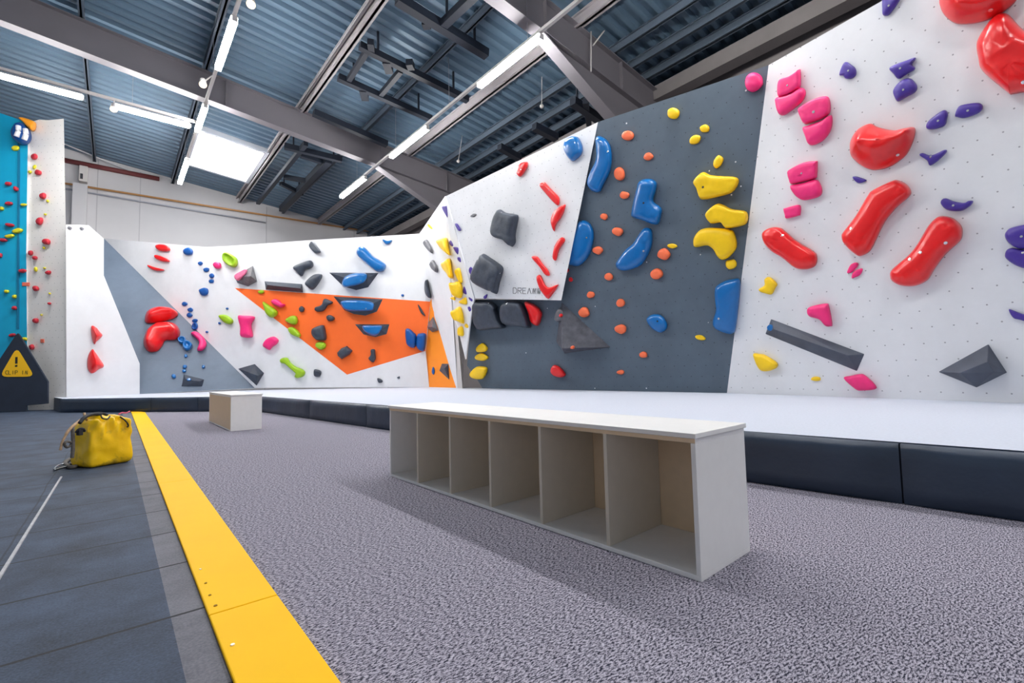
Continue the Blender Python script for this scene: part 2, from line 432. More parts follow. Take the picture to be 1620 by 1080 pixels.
print('rafters', RY1, RY2, r1h.x, r2.x)
for nm in ('B1','B2','B0','T','T2','K888','SL','SR','PT','D1','G0','Q0','A_','FB','K','K2'): print(nm, [round(q,2) for q in globals()[nm]])
# columns under the haunches
for yy in (RY1, RY2, RY2-(RY1-RY2)):
    bm = bmesh.new(); box(bm, XE-0.3, XE, yy-0.15, yy+0.15, 0, roof_z(XE)-1.5); trim(bm, RAF)
# pipes and bits on the gable wall
def on_gable(px, py, off=0.1): return at_y(px, py, YG-off)
def pipe(a, b, r, m_, label, name='pipe'):
    bm = bmesh.new(); tube(bm, [a, b], r, 10); return tag(link(name, bm, m_, smooth=True), label, 'pipe')
pipe(on_gable(100, 253), on_gable(252, 283), 0.085, mat('oxide_red', (120, 58, 58), 0.6), 'thick dark red pipe high on the white gable wall')
pipe(on_gable(100, 289.5), on_gable(660, 378), 0.035, mat('ochre_pipe', (206, 150, 92), 0.5), 'thin ochre pipe running the length of the gable wall')
pipe(on_gable(100, 227, 0.6), on_gable(210, 272, 0.1), 0.022, mat('white_rod', (225, 225, 228), 0.5), 'thin white rod slanting down in front of the gable wall', 'rod')
pipe(on_gable(100, 298, 0.05), on_gable(420, 352, 0.05), 0.03, mat('grey_duct', (178, 180, 190), 0.6), 'grey cable duct just below the ochre pipe')
bm = bmesh.new(); a = on_gable(126, 265, 0.0); b = on_gable(139, 292, 0.0)
box(bm, a.x, b.x, YG-0.3, YG-0.01, b.z, a.z); bx_ = link('wall_unit', bm, mat('ivory_unit', (222, 216, 212), 0.5))
tag(bx_, 'small ivory equipment box fixed on the gable wall under the red pipe', 'wall unit'); bevel(bx_, 0.02)
bm = bmesh.new(); a2 = on_gable(127, 274, 0.31); b2 = on_gable(131, 283, 0.31); box(bm, a2.x, b2.x, YG-0.315, YG-0.3, b2.z, a2.z)
link('vent', bm, mat('vent_dark', (60, 60, 66), 0.6), bx_)
a = on_gable(116, 292, 0.0); b = on_gable(139, 292, 0.0); bm = bmesh.new(); box(bm, a.x, b.x, YG-0.28, YG, 0, a.z); trim(bm, GBL)
SEAMM = mat('joint_shadow_gap', (186, 184, 188), 0.8)
for px in (154, 222, 422, 560):
    a = on_gable(px, 300, 0); bm = bmesh.new(); box(bm, a.x-0.012, a.x+0.012, YG-0.012, YG-0.001, 0, roof_z(a.x)-0.1); trim(bm, SEAMM)

# skylight
def on_roof(px, py, below=0.02):
    d = ray(px, py); t = (8.9 - 0.0976*1.25 - below - EYE.z)/(d.z + 0.0976*d.x); return EYE + d*t
c = [on_roof(*q) for q in ((318,205),(420,236),(388,283),(296,254))]
x0 = (c[0].x+c[3].x)/2; x1 = (c[1].x+c[2].x)/2; y0 = (c[2].y+c[3].y)/2; y1 = (c[0].y+c[1].y)/2
y0, y1 = min(y0, y1), max(y0, y1)
sky = structure(bpy.data.objects.new('window_1', None)); C.objects.link(sky); sky.location = ((x0+x1)/2, (y0+y1)/2, roof_z((x0+x1)/2))
def rquad(bm, xa, xb, ya, yb, d0, d1):
    vs = [bm.verts.new(Vector((x, y, roof_z(x)-d))-sky.location) for d in (d1, d0) for x, y in ((xa,ya),(xb,ya),(xb,yb),(xa,yb))]
    for f in ((0,3,2,1),(4,5,6,7),(0,1,5,4),(1,2,6,5),(2,3,7,6),(3,0,4,7)): bm.faces.new([vs[i] for i in f])
bm = bmesh.new(); rquad(bm, x0, x1, y0, y1, 0.0, 0.03); link('pane', bm, emit('daylight_pane', (0.93, 0.97, 1.0), SKY_POWER), sky)
bm = bmesh.new()
for (xa, xb, ya, yb) in ((x0-0.12, x0, y0-0.12, y1+0.12), (x1, x1+0.12, y0-0.12, y1+0.12), (x0, x1, y0-0.12, y0), (x0, x1, y1, y1+0.12)): rquad(bm, xa, xb, ya, yb, -0.02, 0.14)
link('frame', bm, mat('skylight_frame', (200, 204, 212), 0.6), sky)

# ------------------------------------------------------------------ lamps
TUBE = emit('lit_tube', (1.0, 0.985, 0.96), TUBE_POWER)
HOUS = mat('lamp_housing', (196, 192, 190), 0.5)
def lamp(a, b, label, group='tube lights hung on the rails'):
    mid = (a+b)/2; e = empty('tube_light', mid, label, 'ceiling light', group)
    A, B = a-mid, b-mid
    bm = bmesh.new(); bar(bm, A, B, 0.11, 0.08); link('tube', bm, TUBE, e)
    up = Vector((0,0,0.055)); bm = bmesh.new(); bar(bm, A+up, B+up, 0.12, 0.028); link('housing', bm, HOUS, e)
    for s, q in ((A, 1), (B, -1)):
        dd = (B-A).normalized()*q; bm = bmesh.new(); bar(bm, s-dd*0.03, s-dd*0.001, 0.09, 0.09); link('end_cap', bm, HOUS, e)
    return e
def rail(a, b, label, hang):
    e = empty('light_rail', (a+b)/2, label, 'light rail'); mid = (a+b)/2
    bm = bmesh.new(); bar(bm, a-mid, b-mid, 0.06, 0.06); link('track', bm, HOUS, e)
    n = max(2, int((b-a).length/2.6))
    for k in range(n):
        p = a.lerp(b, (k+0.5)/n) - mid; top = roof_z((p+mid).x) - mid.z - 0.2
        bm = bmesh.new(); bar(bm, p, Vector((p.x, p.y, top)), 0.008, 0.008); link('hanger', bm, mat('hanger_wire', (160,160,165), 0.4, metal=0.6), e)
    return e
ZA, ZB, ZC = 7.25, 7.25, 6.75
def row(z, segs, axis, up=0.0):
    ps = [(at_z(*a, z), at_z(*b, z)) for a, b in segs]
    if axis == 'y':
        X = sum(p.x for s in ps for p in s)/(2*len(ps)); return [(Vector((X, a.y, z)), Vector((X, b.y, z))) for a, b in ps]
    Y = sum(p.y for s in ps for p in s)/(2*len(ps)); return [(Vector((a.x, Y, z)), Vector((b.x, Y, z))) for a, b in ps]
ra = row(ZA, [((366,28),(344,108)), ((326,168),(309,206)), ((299,253),(288,290))], 'y')
rb = row(ZB, [((-60,101),(130,154)), ((182,168),(299,202))], 'x')
rc = row(ZC, [((850,55),(757,135)), ((675,202),(620,248)), ((580,282),(543,312))], 'y')
for (a, b), t in zip(ra, ('nearest lit tube of the left row, level with top of picture', 'lit tube of the left row just above the junction', 'farthest lit tube of the left row, in front of the gable wall')): lamp(a, b, t)
for (a, b), t in zip(rb, ('lit tube of the cross row above the blue tower wall', 'lit tube of the cross row running up to the skylight')): lamp(a, b, t)
for (a, b), t in zip(rc, ('nearest and longest lit tube of the middle row, near the haunch', 'second lit tube of the middle row, just before the rafter', 'farthest lit tube of the middle row, beyond the rafter')): lamp(a, b, t)
u6 = Vector((0,0,0.10))
XA, XC = ra[0][0].x, rc[0][0].x
rail(Vector((XA, -6, ZA))+u6, ra[2][1]+u6, 'grey light rail running down the left side toward the skylight', 1)
rail(Vector((X_L+2, rb[0][0].y, ZB+0.16)), rb[1][1]+Vector((0.2,0,0.16)), 'grey light rail crossing above the blue tower wall', 1)
rail(Vector((XC, -6, ZC))+u6, rc[2][1]+u6, 'grey light rail running down the middle above the bench', 1)
# unseen tubes added for light and shadow, carrying both rows on over the camera
L0 = (ra[0][1]-ra[0][0]).length
for k, y in enumerate((-3.6, 1.2, 5.0)):
    lamp(Vector((XA, y, ZA)), Vector((XA, y+1.6, ZA)), ('rearmost','middle','front')[k] + ' unseen tube added to the left row overhead, above the picture')
for k, y in enumerate((-4.6, -1.2, 2.0)):
    lamp(Vector((XC, y, ZC)), Vector((XC, y+1.6, ZC)), ('rearmost','middle','front')[k] + ' unseen tube added to the middle row overhead, above the picture')
SPOTG = emit('spot_glass', (1.0, 0.78, 0.5), 4.0)
def spot(px, py, z, label, rx=None, ry=None):
    p = at_z(px, py, z); e = empty('spotlight', p, label, 'spotlight')
    d = (EYE - p).normalized(); d = (d + Vector((0,0,-0.8))).normalized()
    q = d.to_track_quat('Z', 'Y').to_matrix().to_4x4()
    bm = bmesh.new(); bmesh.ops.create_cone(bm, cap_ends=True, segments=20, radius1=0.055, radius2=0.075, depth=0.2, matrix=q @ Matrix.Translation((0,0,-0.1)))
    link('lamp_body', bm, HOUS, e)
    bm = bmesh.new(); bmesh.ops.create_cone(bm, cap_ends=True, segments=20, radius1=0.066, radius2=0.066, depth=0.008, matrix=q @ Matrix.Translation((0,0,0.0045)))
    link('lens', bm, SPOTG, e)
    tip = Vector((rx if rx is not None else p.x, ry if ry is not None else p.y, z+0.33)) - p
    bm = bmesh.new(); bar(bm, -d*0.1, tip, 0.02, 0.02); link('arm', bm, HOUS, e)
spot(397, 7, ZA-0.22, 'lit spotlight on the left rail at the top of the picture', rx=XA)
spot(321, 134, ZA-0.22, 'lit spotlight on the left rail in front of the big rafter', rx=XA)
spot(180, 173, ZB-0.18, 'lit spotlight between the two tubes of the cross row', ry=rb[0][0].y)

# black frames under the roof
BLK = mat('black_steel', (18, 26, 40), 0.6)
def roof_frame(segs, label, below=0.55, w=0.11):
    pts = [(on_roof(*a, below), on_roof(*b, below), q) for a, b, q in segs]
    mid = (pts[0][0]+pts[0][1])/2; e = empty('hanging_frame', mid, label, 'steel frame', 'black steel frames under the roof')
    for a, b, q in pts:
        bm = bmesh.new(); bar(bm, a-mid, b-mid, w*q, w*q); link('frame_bar', bm, BLK, e)
    for a, b, q in pts[:2]:
        for s in (0.15, 0.85):
            p = a.lerp(b, s); bm = bmesh.new(); bar(bm, p-mid, Vector((p.x, p.y, roof_z(p.x)-0.01))-mid, 0.04, 0.04); link('hanger', bm, BLK, e)
roof_frame([((569,72),(740,158),1.3), ((535,122),(682,188),1.3), ((581,80),(552,126),1), ((634,112),(602,150),1), ((611,95),(616,112),1.6), ((574,140),(578,155),1.6), ((586,66),(588,80),1.2), ((647,98),(651,107),1.4)], 'ladder-shaped black steel frame under the corrugated roof, above the rafter')
roof_frame([((628,-2),(770,86),1.6), ((752,-10),(700,40),1.4), ((673,33),(676,42),1.4), ((496,178),(612,228),1.5)], 'black steel frame with long crossing bars at the top of the picture')
roof_frame([((450,231),(541,253),1.5), ((444,290),(478,307),1.2), ((520,253),(446,331),2.0), ((484,227),(408,321),1.2), ((476,245),(515,258),1.3), ((450,280),(486,286),1.3)], 'black steel frame in the far bay beside the skylight')
roof_frame([((906,160),(952,192),1.6), ((926,160),(932,196),1.2), ((845,200),(880,218),1.6), ((790,232),(822,250),1.5)], 'black steel frame half hidden behind the top of the climbing wall', below=0.9)
# sprinkler-like droppers
for (a, b, lab) in (((732,232),(725,255),'small white sensor hanging on a wire above the middle wall'), ((858,142),(857,168),'thin white dropper hanging near the haunch of the rafter')):
    p, q = on_roof(*a, 0.3), None
    q = at_y(b[0], b[1], p.y); e = empty('sensor', q, lab, 'sensor')
    bm = bmesh.new(); bar(bm, Vector((0,0,0)), Vector((p.x, p.y, roof_z(p.x)+0.12))-q, 0.012, 0.012); link('wire', bm, HOUS, e)
    bm = bmesh.new(); bmesh.ops.create_uvsphere(bm, u_segments=12, v_segments=8, radius=0.05); link('sensor_head', bm, HOUS, e, smooth=True)
# pair of pale tie rods near the big haunch
for (a, b, lab) in (((935,50),(935,113),'pale upright tie rod on the near rafter'), ((990,4),(938,72),'pale slanting tie rod on the near rafter')):
    p = at_y(a[0], a[1], RY2-0.14); q = at_y(b[0], b[1], RY2-0.14)
    bm = bmesh.new(); tube(bm, [p, q], 0.016, 8); tag(link('tie_rod', bm, HOUS, smooth=True), lab, 'tie rod')

# ------------------------------------------------------------------ landing mat
FE = [at_z(*q, 0) for q in ((93, 652.5), (404, 650.5), (1620, 827.5))]
ddir = (FE[2]-FE[1]).normalized(); FEND = FE[1] + ddir*14.0
mat_root = empty('landing_mat', Vector((FE[1].x, FE[1].y, 0)), 'long grey-topped landing mat with dark vinyl sides along the climbing walls', 'crash mat')
mo = mat_root.location
VIN = mat('dark_vinyl', (44, 58, 78), 0.42, noise_amt=0.15, noise_scale=3, bump=0.5, bump_scale=9)
COV = mat('mat_cover', (196, 202, 216), 0.9, noise_amt=0.05, noise_scale=60)
nleft = Vector((-(FE[1]-FE[0]).y, (FE[1]-FE[0]).x, 0)).normalized()
if nleft.dot(FE[0]-EYE) < 0: nleft = -nleft
ndiag = Vector((-ddir.y, ddir.x, 0))
if ndiag.dot(FE[1]-EYE) < 0: ndiag = -ndiag
back_pts = [Q0 + (Q0-G0)*0.15, G0, SL, SR, FB, mt(763,613.7), B1, B2, B2+(B2-B1)*1.2]
def cen(p): return Vector((p.x, p.y, 0))
ins = 0.075
cv = [cen(FE[0])+nleft*ins, cen(FE[1])+nleft*ins, cen(FEND)+ndiag*ins]
lastb = cen(back_pts[-1])
bk = [cen(p)+ (cen(p)-cen(EYE)).normalized()*0.3 for p in back_pts]
poly = cv + bk[::-1]
bm = bmesh.new()
lo = [bm.verts.new(p - mo) for p in poly]; hi = [bm.verts.new(p - mo + Vector((0,0,ZM))) for p in poly]
f1 = bm.faces.new(hi); f2 = bm.faces.new(lo[::-1])
for k in range(len(lo)): bm.faces.new((lo[k], lo[(k+1)%len(lo)], hi[(k+1)%len(lo)], hi[k])).material_index = 1
bm.normal_update(); bmesh.ops.triangulate(bm, faces=[f1, f2]); bmesh.ops.recalc_face_normals(bm, faces=bm.faces[:])
link('top_cover', bm, parent=mat_root, mats=[COV, VIN])
def vinyl(a, b, nrm):
    """puffy vinyl side panel from a to b"""
    L = (b-a).length; d = (b-a).normalized(); nx = max(6, int(L/0.12)); nz = 7
    bm = bmesh.new(); grid = []
    for i in range(nx+1):
        colv = []
        for j in range(nz+1):
            u = i/nx; v_ = j/nz
            eu = min(u, 1-u)*L; ev = min(v_, 1-v_)*0.31
            puff = 0.03*min(1, eu/0.05)**0.5*min(1, ev/0.05)**0.5
            p = a + d*(0.004+u*(L-0.008)) + Vector((0,0,0.002+v_*(ZM-0.006)))
            nz_ = noise.noise(p*3.0)*0.012 + noise.noise(p*9.0)*0.004
            sag = 0.006*noise.noise(p*1.3) if j == nz else 0
            colv.append(bm.verts.new(p + nrm*(0.03 - puff) - nrm*(nz_ if 0 < j < nz else 0) + Vector((0,0,sag)) - mo))
        grid.append(colv)
    for i in range(nx):
        for j in range(nz): bm.faces.new((grid[i][j], grid[i+1][j], grid[i+1][j+1], grid[i][j+1]))
    # top lip tucked under the cover
    for i in range(nx):
        p, q = grid[i][nz], grid[i+1][nz]
        r_, s_ = bm.verts.new(p.co + nrm*0.06), bm.verts.new(q.co + nrm*0.06); bm.faces.new((p, q, s_, r_))
    bmesh.ops.remove_doubles(bm, verts=bm.verts[:], dist=0.0005); bmesh.ops.recalc_face_normals(bm, faces=bm.faces[:])
    link('side_panel', bm, VIN, mat_root, smooth=True)
dl = (FE[1]-FE[0]).normalized(); LL = (FE[1]-FE[0]).length
tl = [0, (at_z(243, 651, 0)-FE[0]).dot(dl), (at_z(312, 651, 0)-FE[0]).dot(dl), LL]
for a, b in zip(tl, tl[1:]): vinyl(FE[0]+dl*a, FE[0]+dl*b, nleft)
td = [0, (at_z(493.5, 662, 0)-FE[1]).dot(ddir), (at_z(581.5, 675, 0)-FE[1]).dot(ddir)]
t4 = (at_z(1428, 800, 0)-FE[1]).dot(ddir); t3 = t4 - 2.0
while t3 - td[-1] > 2.6: td.append(td[-1]+2.0)
td += [t3, t4, t4+2, t4+4]
for a, b in zip(td, td[1:]): vinyl(FE[1]+ddir*a, FE[1]+ddir*b, ndiag)

# ------------------------------------------------------------------ climbing walls
def wpanel(name, plane, px, back, m_, label, parent=None, extra=None, side=None):
    pts = [plane.px(x, y) for x, y in px] + (extra or [])
    if plane is not None: o = prism(name, pts, back, m_, parent, plane, side or EDGE)
    if label: tag(o, label, 'climbing wall')
    return o
rdir = (B2-B1).normalized()
RWo = wpanel('climbing_wall', RW, [(1150,621.5), (1216,103), (1396,1), (1500,-60)], -RW.n*0.06, WHITE, 'big white overhanging climbing wall panel on the right side', extra=[RW.o + rdir*6.5 + (T-B1)*1.0, RW.o + rdir*6.5])
GWo = wpanel('climbing_wall', GW, [(1150,621.5), (1216,103), (946,193), (888,474), (748,474), (745.5,500), (739,578), (755,600), (763,613.7)], -GW.n*0.06, GREY, 'dark grey overhanging climbing wall panel between two white panels')
mwb = -MW.n*0.05
MWo = wpanel('climbing_wall', MW, [(706,310), (946,193), (888,475), (752,472)], (K888-EYE).normalized()*0.25, WHITE, 'white climbing wall panel with DREAMW lettering above the dark holds')
# the wall leg with the arch
bm = bmesh.new(); uvl = bm.loops.layers.uv.new('UVMap')
def V3(p): return bm.verts.new(p)
vd = {}
for k, (x, y, pl) in dict(D=(665,369.5,LEG), A=(706,310,MW), B=(752,472,MW), b2=(747,497,F2), Cc=(738,568,LEG), S3=(725.5,517,LEG), S2=(713,491,LEG), G=(698.7,498,LEG), Fb=(725.5,613.4,LEG), Fa=(723.5,613.3,LEG), E2=(686.7,500,LEG), E=(684,470,LEG)).items():
    vd[k] = V3(pl.px(x, y))
inw = (MW.px(760, 545) - LEG.px(725, 545)).normalized()
for names in (('D','A','S2','G','Fb','Fa','E2','E'), ('A','B','b2','Cc','S3','S2')):
    f = bm.faces.new([vd[n] for n in names])
    for l in f.loops: l[uvl].uv = LEG.uv(l.vert.co)
# inner side of the arch
S4 = V3(hit(733, 545, LEG.px(725.5,517) - LEG.n*0.5, LEG.n)); S5 = V3(mt(733, 614)); 
f = bm.faces.new([vd['G'], vd['S2'], vd['S3'], S4, S5, vd['Fb']]); f.material_index = 1
bmesh.ops.triangulate(bm, faces=bm.faces[:])
LEGo = tag(link('climbing_wall', bm, mats=[WHITEP, mat('arch_side', (196,192,190), 0.7)]), 'narrow white corner panel with arch leg and yellow holds', 'climbing wall')
md = LEGo.modifiers.new('thickness', 'SOLIDIFY'); md.thickness = 0.03; md.offset = -1
bmL = None
# back wall
P2o = wpanel('climbing_wall', P2, [(164.5,377), (326,390.5), (360,389), (500,379), (665,369.5), (684,470), (681,477), (673,555), (679,612), (403,613.5)], -P2.n*0.05, WHITEP, 'long white back climbing wall panel with an orange field')
o = prism('orange_field', [P2.px(x, y, 0.004) for x, y in ((371.5,455.5), (680.5,477), (672.7,555), (549,592.3))], -P2.n*0.004, ORANGE, P2o, P2)
tag(o, 'orange painted field')
P3o = wpanel('climbing_wall', P3, [(680.5,476), (673,555), (679,612.3), (724,613.3), (687,500), (684,470)], -P3.n*0.05, ORANGE2, 'narrow light orange climbing wall strip beside the white arch leg')
P1o = wpanel('climbing_wall', P1, [(164.5,377), (403,613.5), (221,623), (160,600)], -P1.n*0.05, GREYPP, 'slate grey triangular climbing wall panel on the left', side=EDGE)
P0o = wpanel('climbing_wall', P0, [(104.5,355), (140,356), (164,377.5), (164,435), (221,575), (221,623), (105,628)], Vector((G0.x, G0.y, 0)).normalized()*0.06, WHITEP, 'plain white climbing wall panel with two big red holds')
# lead tower
zt = Vector((0,0,1))
tw_r = T1.px(101, 188); 
TWo = wpanel('climbing_wall', T1, [(44,648.5), (43,560), (41.5,400), (44.5,194), (62,189), (76,190), (101,187.5), (105,420), (104,647.5)], Vector((K2.x-EYE.x, K2.y-EYE.y, 0)).normalized()*0.5, TWHITE, 'tall pale lead climbing tower face dotted with small red holds')
TBo = wpanel('climbing_wall', TB, [(44,648.5), (43,560), (41.5,400), (44.5,194), (-5,177), (-5,652)], -TB.n*0.3, TEAL, 'tall bright blue lead climbing wall face at the left edge', extra=[])
bm = bmesh.new(); bar(bm, TB.px(30, 225, 0.01), TB.px(28.5, 520, 0.01), 0.05, 0.02, TB.n); link('groove', bm, mat('deep_teal', (0, 120, 160), 0.7), TBo)

# lettering strokes on a plane, px box (x0,y0)-(x1,y1) of a cap height glyph
GL = {'D': ['0,0 0,1','0,0 .6,0 .95,.3 .95,.7 .6,1 0,1'], 'R': ['0,0 0,1','0,0 .8,0 .95,.25 .8,.5 0,.5','.4,.5 .95,1'], 'E': ['.9,0 0,0 0,1 .9,1','0,.48 .75,.48'],
      'A': ['0,1 .5,0 1,1'], 'M': ['.05,1 .3,0 .55,1','.45,1 .8,0 1,1'], 'W': ['0,0 .3,1 .55,0','.4,0 .7,1 1,0'], 'C': ['1,.05 .4,0 .05,.3 .05,.7 .4,1 1,.95'], 'L': ['0,0 0,1 .85,1'],
      'I': ['.4,0 .4,1'], 'P': ['0,1 0,0 .7,0 .95,.25 .7,.5 0,.5'], 'N': ['.05,1 .35,0 .75,1','.95,1 .95,0']}
def lettering(name, parent, plane, text, x0, y0, x1, y1, dy, wd, m_, off=0.006):
    bm = bmesh.new(); n = len(text); cw = (x1-x0)/n
    for i, ch in enumerate(text):
        if ch == ' ': continue
        for st in GL[ch]:
            pts = [plane.px(x0 + cw*(i + 0.1 + 0.8*a), y0 + (y1-y0)*b + dy*(i+a)/n, off) for a, b in P(st)]
            for p, q in zip(pts, pts[1:]): bar(bm, p, q, wd, 0.004, plane.n)
    return link(name, bm, m_, parent)
INK = mat('grey_ink', (96, 96, 100), 0.7)
lettering('lettering', MWo, MW, 'DREAMW', 811, 455, 856, 464, 1.0, 0.010, INK)
for (x, y, r) in ((1163.5,256,.011),(1122,270.5,.011),(1172,294.6,.011),(1157,308,.011),(1108,402.6,.010),(1023,414.5,.010),(1120.5,510,.009),(941.5,484.5,.011),(1180,143,.012),(991,195,.013),(866,487.6,.012),(832,558,.011),(1022.5,614,.011),(941,614,.011)):
    bm = bmesh.new(); c_ = GW.px(x, y, 0.004)
    bmesh.ops.create_cone(bm, cap_ends=True, segments=12, radius1=r, radius2=r*0.8, depth=0.006, matrix=Matrix.Translation(c_) @ GW.n.to_track_quat('Z', 'Y').to_matrix().to_4x4())
    link('screw', bm, mat('white_screw', (235,235,240), 0.4), GWo)
# bolts on P0 top
for (x, y) in ((110.5, 359.5), (129.5, 360.5)):
    bm = bmesh.new(); bar(bm, P0.px(x-2, y), P0.px(x+2, y+1.5, 0.05), 0.05, 0.05, P0.n); link('bracket', bm, mat('bracket_grey', (150,150,156), 0.4, metal=0.5), P0o)

# ------------------------------------------------------------------ holds
def catmull(pts, per):
    out = []; n = len(pts)
    for i in range(n):
        p0, p1, p2, p3 = (Vector(pts[(i+k-1) % n]) for k in range(4))
        for k in range(per):
            t = k/per
            out.append(0.5*((2*p1) + (p2-p0)*t + (2*p0-5*p1+4*p2-p3)*t*t + (3*p1-p0-3*p2+p3)*t**3))
    return out
def seg_near(p, a, b):
    d = b-a; t = max(0, min(1, (p-a).dot(d)/max(d.dot(d), 1e-9))); return a + d*t
DOME = [(0,0),(0.03,.34),(0.10,.62),(0.22,.82),(0.40,.94),(0.62,1.0),(0.88,1.02)]
BLOCK = [(0,0),(0.02,.15),(0.10,.80),(0.16,.93),(0.26,1.0),(0.6,1.0),(0.88,1.0)]
CUP = [(0,0),(0.03,.4),(0.12,.80),(0.24,.98),(0.36,.96),(0.55,.70),(0.85,.55)]
PEAK = [(0,0),(0.04,.18),(0.25,.45),(0.5,.72),(0.75,.9),(0.9,.97)]
def hold(pl, col, pts, label, h=None, spine=None, prof=DOME, bolts=(), group=None, lean=0.6, name='climbing_hold', smooth=True, cat='climbing hold', dark_bolt=False, sub=1):
    if isinstance(pts, str): pts = P(pts)
    pts = [Vector(p) for p in pts]
    area = sum(a.x*b.y-b.x*a.y for a, b in zip(pts, pts[1:]+pts[:1]))
    if area < 0: pts = pts[::-1]
    cx = sum(p.x for p in pts)/len(pts); cy = sum(p.y for p in pts)/len(pts); cpx = Vector((cx, cy))
    ol = catmull(pts, 4 if len(pts) > 6 else 5) if smooth else [a.lerp(b, k/3) for a, b in zip(pts, pts[1:]+pts[:1]) for k in range(3)]
    if spine is None:
        xx = sum((p.x-cx)**2 for p in ol)/len(ol); yy = sum((p.y-cy)**2 for p in ol)/len(ol); xy = sum((p.x-cx)*(p.y-cy) for p in ol)/len(ol)
        th = 0.5*math.atan2(2*xy, xx-yy); ax = Vector((math.cos(th), math.sin(th)))
        l1 = math.sqrt(max(0, 2*(xx*ax.x**2 + yy*ax.y**2 + 2*xy*ax.x*ax.y))); l2 = math.sqrt(max(0, 2*(xx*ax.y**2 + yy*ax.x**2 - 2*xy*ax.x*ax.y)))
        q = max(0, l1-l2)*0.95
        sp = [cpx - ax*q, cpx + ax*q]
    else: sp = [Vector(p) for p in P(spine)]
    if len(sp) == 1: sp = sp*2
    base = [pl.px(p.x, p.y) for p in ol]
    o3 = pl.px(cx, cy)
    if h is None:
        wmin = min(max((b-o3).dot(d_) for b in base) - min((b-o3).dot(d_) for b in base) for d_ in (pl.u, pl.v, (pl.u+pl.v).normalized(), (pl.u-pl.v).normalized()))
        h = max(0.025, wmin*0.38)
    bm = bmesh.new(); rings = []
    rnd = random.Random(int(cx*7+cy*13))
    tgt = []
    for p in ol:
        best = min((seg_near(p, a, b) for a, b in zip(sp, sp[1:])), key=lambda q: (q-p).length); tgt.append(best)
    for t, hh in prof:
        ring = []
        for p, tg in zip(ol, tgt):
            q = p.lerp(tg, t)
            zz = hh*h*(1 + 0.07*noise.noise(Vector((q.x*0.13, q.y*0.13, cx))))
            a = pl.px(q.x, q.y, zz); b = pl.px(q.x, q.y) + pl.n*zz
            ring.append(bm.verts.new(a.lerp(b, 1-lean) - o3))
        rings.append(ring)
    n = len(ol)
    for a, b in zip(rings, rings[1:]):
        for k in range(n):
            j = (k+1) % n; bm.faces.new((a[k], a[j], b[j], b[k]))
    bm.faces.new(rings[0][::-1])
    bmesh.ops.remove_doubles(bm, verts=bm.verts[:], dist=1e-5)
    bm.normal_update()
    be = [e for e in bm.edges if e.is_boundary]      # the flat crown
    if be: bmesh.ops.triangle_fill(bm, use_beauty=True, use_dissolve=False, edges=be, normal=pl.n)
    be = [e for e in bm.edges if e.is_boundary]
    if be: bmesh.ops.holes_fill(bm, edges=be, sides=0)
    bmesh.ops.recalc_face_normals(bm, faces=bm.faces[:])
    tree = BVHTree.FromBMesh(bm) if bolts else None
    o = link(name, bm, HC[col] if isinstance(col, str) else col, smooth=smooth)
    o.location = o3
    tag(o, label, cat, group)
    for (bx, by) in bolts:
        d = ray(bx, by).normalized()
        loc, nor, idx, dist = tree.ray_cast(EYE - o3, d)
        if loc is None: continue
        b2 = bmesh.new()
        if nor.dot(d) > 0: nor = -nor
        qm = Matrix.Translation(loc + nor*0.001) @ nor.to_track_quat('Z', 'Y').to_matrix().to_4x4()
        r = 0.018 if h > 0.1 else 0.012
        bmesh.ops.create_cone(b2, cap_ends=True, segments=14, radius1=r, radius2=r*0.85, depth=0.008, matrix=qm)
        link('bolt', b2, BOLE if dark_bolt else BOLT, o)
    return o
def E(cx, cy, rx, ry, rot=0, n=9, jit=0.10):
    rnd = random.Random(int(cx*31+cy*17)); out = []
    for k in range(n):
        a = 2*math.pi*k/n; r = 1 + rnd.uniform(-jit, jit)
        x, y = rx*r*math.cos(a), ry*r*math.sin(a); c_, s_ = math.cos(math.radians(rot)), math.sin(math.radians(rot))
        out.append((cx + x*c_ - y*s_, cy + x*s_ + y*c_))
    return out
def volume(pl, col, outline, raised, label, name='volume_block', cat='climbing volume', group=None):
    """faceted hollow-wood volume: hull over its outline on the wall and its raised corners"""
    base = [pl.px(x, y) for x, y in P(outline)]; o3 = sum(base, Vector())/len(base)
    top = [pl.px(x, y, z) for x, y, z in P(raised)]
    bm = bmesh.new(); vs = [bm.verts.new(p-o3) for p in base+top]
    r = bmesh.ops.convex_hull(bm, input=vs); bmesh.ops.delete(bm, geom=[g for g in r['geom_interior'] if isinstance(g, bmesh.types.BMVert)], context='VERTS')
    bmesh.ops.dissolve_limit(bm, angle_limit=0.03, verts=bm.verts[:], edges=bm.edges[:])
    bmesh.ops.recalc_face_normals(bm, faces=bm.faces[:])
    o = link(name, bm, HC[col] if isinstance(col, str) else col); o.location = o3; bevel(o, 0.006)
    tag(o, label, cat, group); return o
ORD = ['topmost','second from the top','third from the top','fourth from the top','fifth from the top','sixth from the top','seventh from the top','eighth from the top','ninth from the top','tenth from the top','eleventh from the top','twelfth from the top','thirteenth from the top','fourteenth from the top','fifteenth from the top','sixteenth from the top','seventeenth from the top','eighteenth from the top','nineteenth from the top','twentieth from the top']
def series(pl, col, items, what, group, h=None, prof=DOME):
    items = sorted(items, key=lambda q: (q[1]))
    for i, q in enumerate(items):
        rot_ = q[4] if len(q) > 4 else 0
        lab = what + ', ' + (ORD[i] if i < len(items)-1 else 'lowest of all')
        hold(pl, col, E(q[0], q[1], q[2], q[3], rot_), lab, h=h, group=group, prof=prof)

exec_holds = True
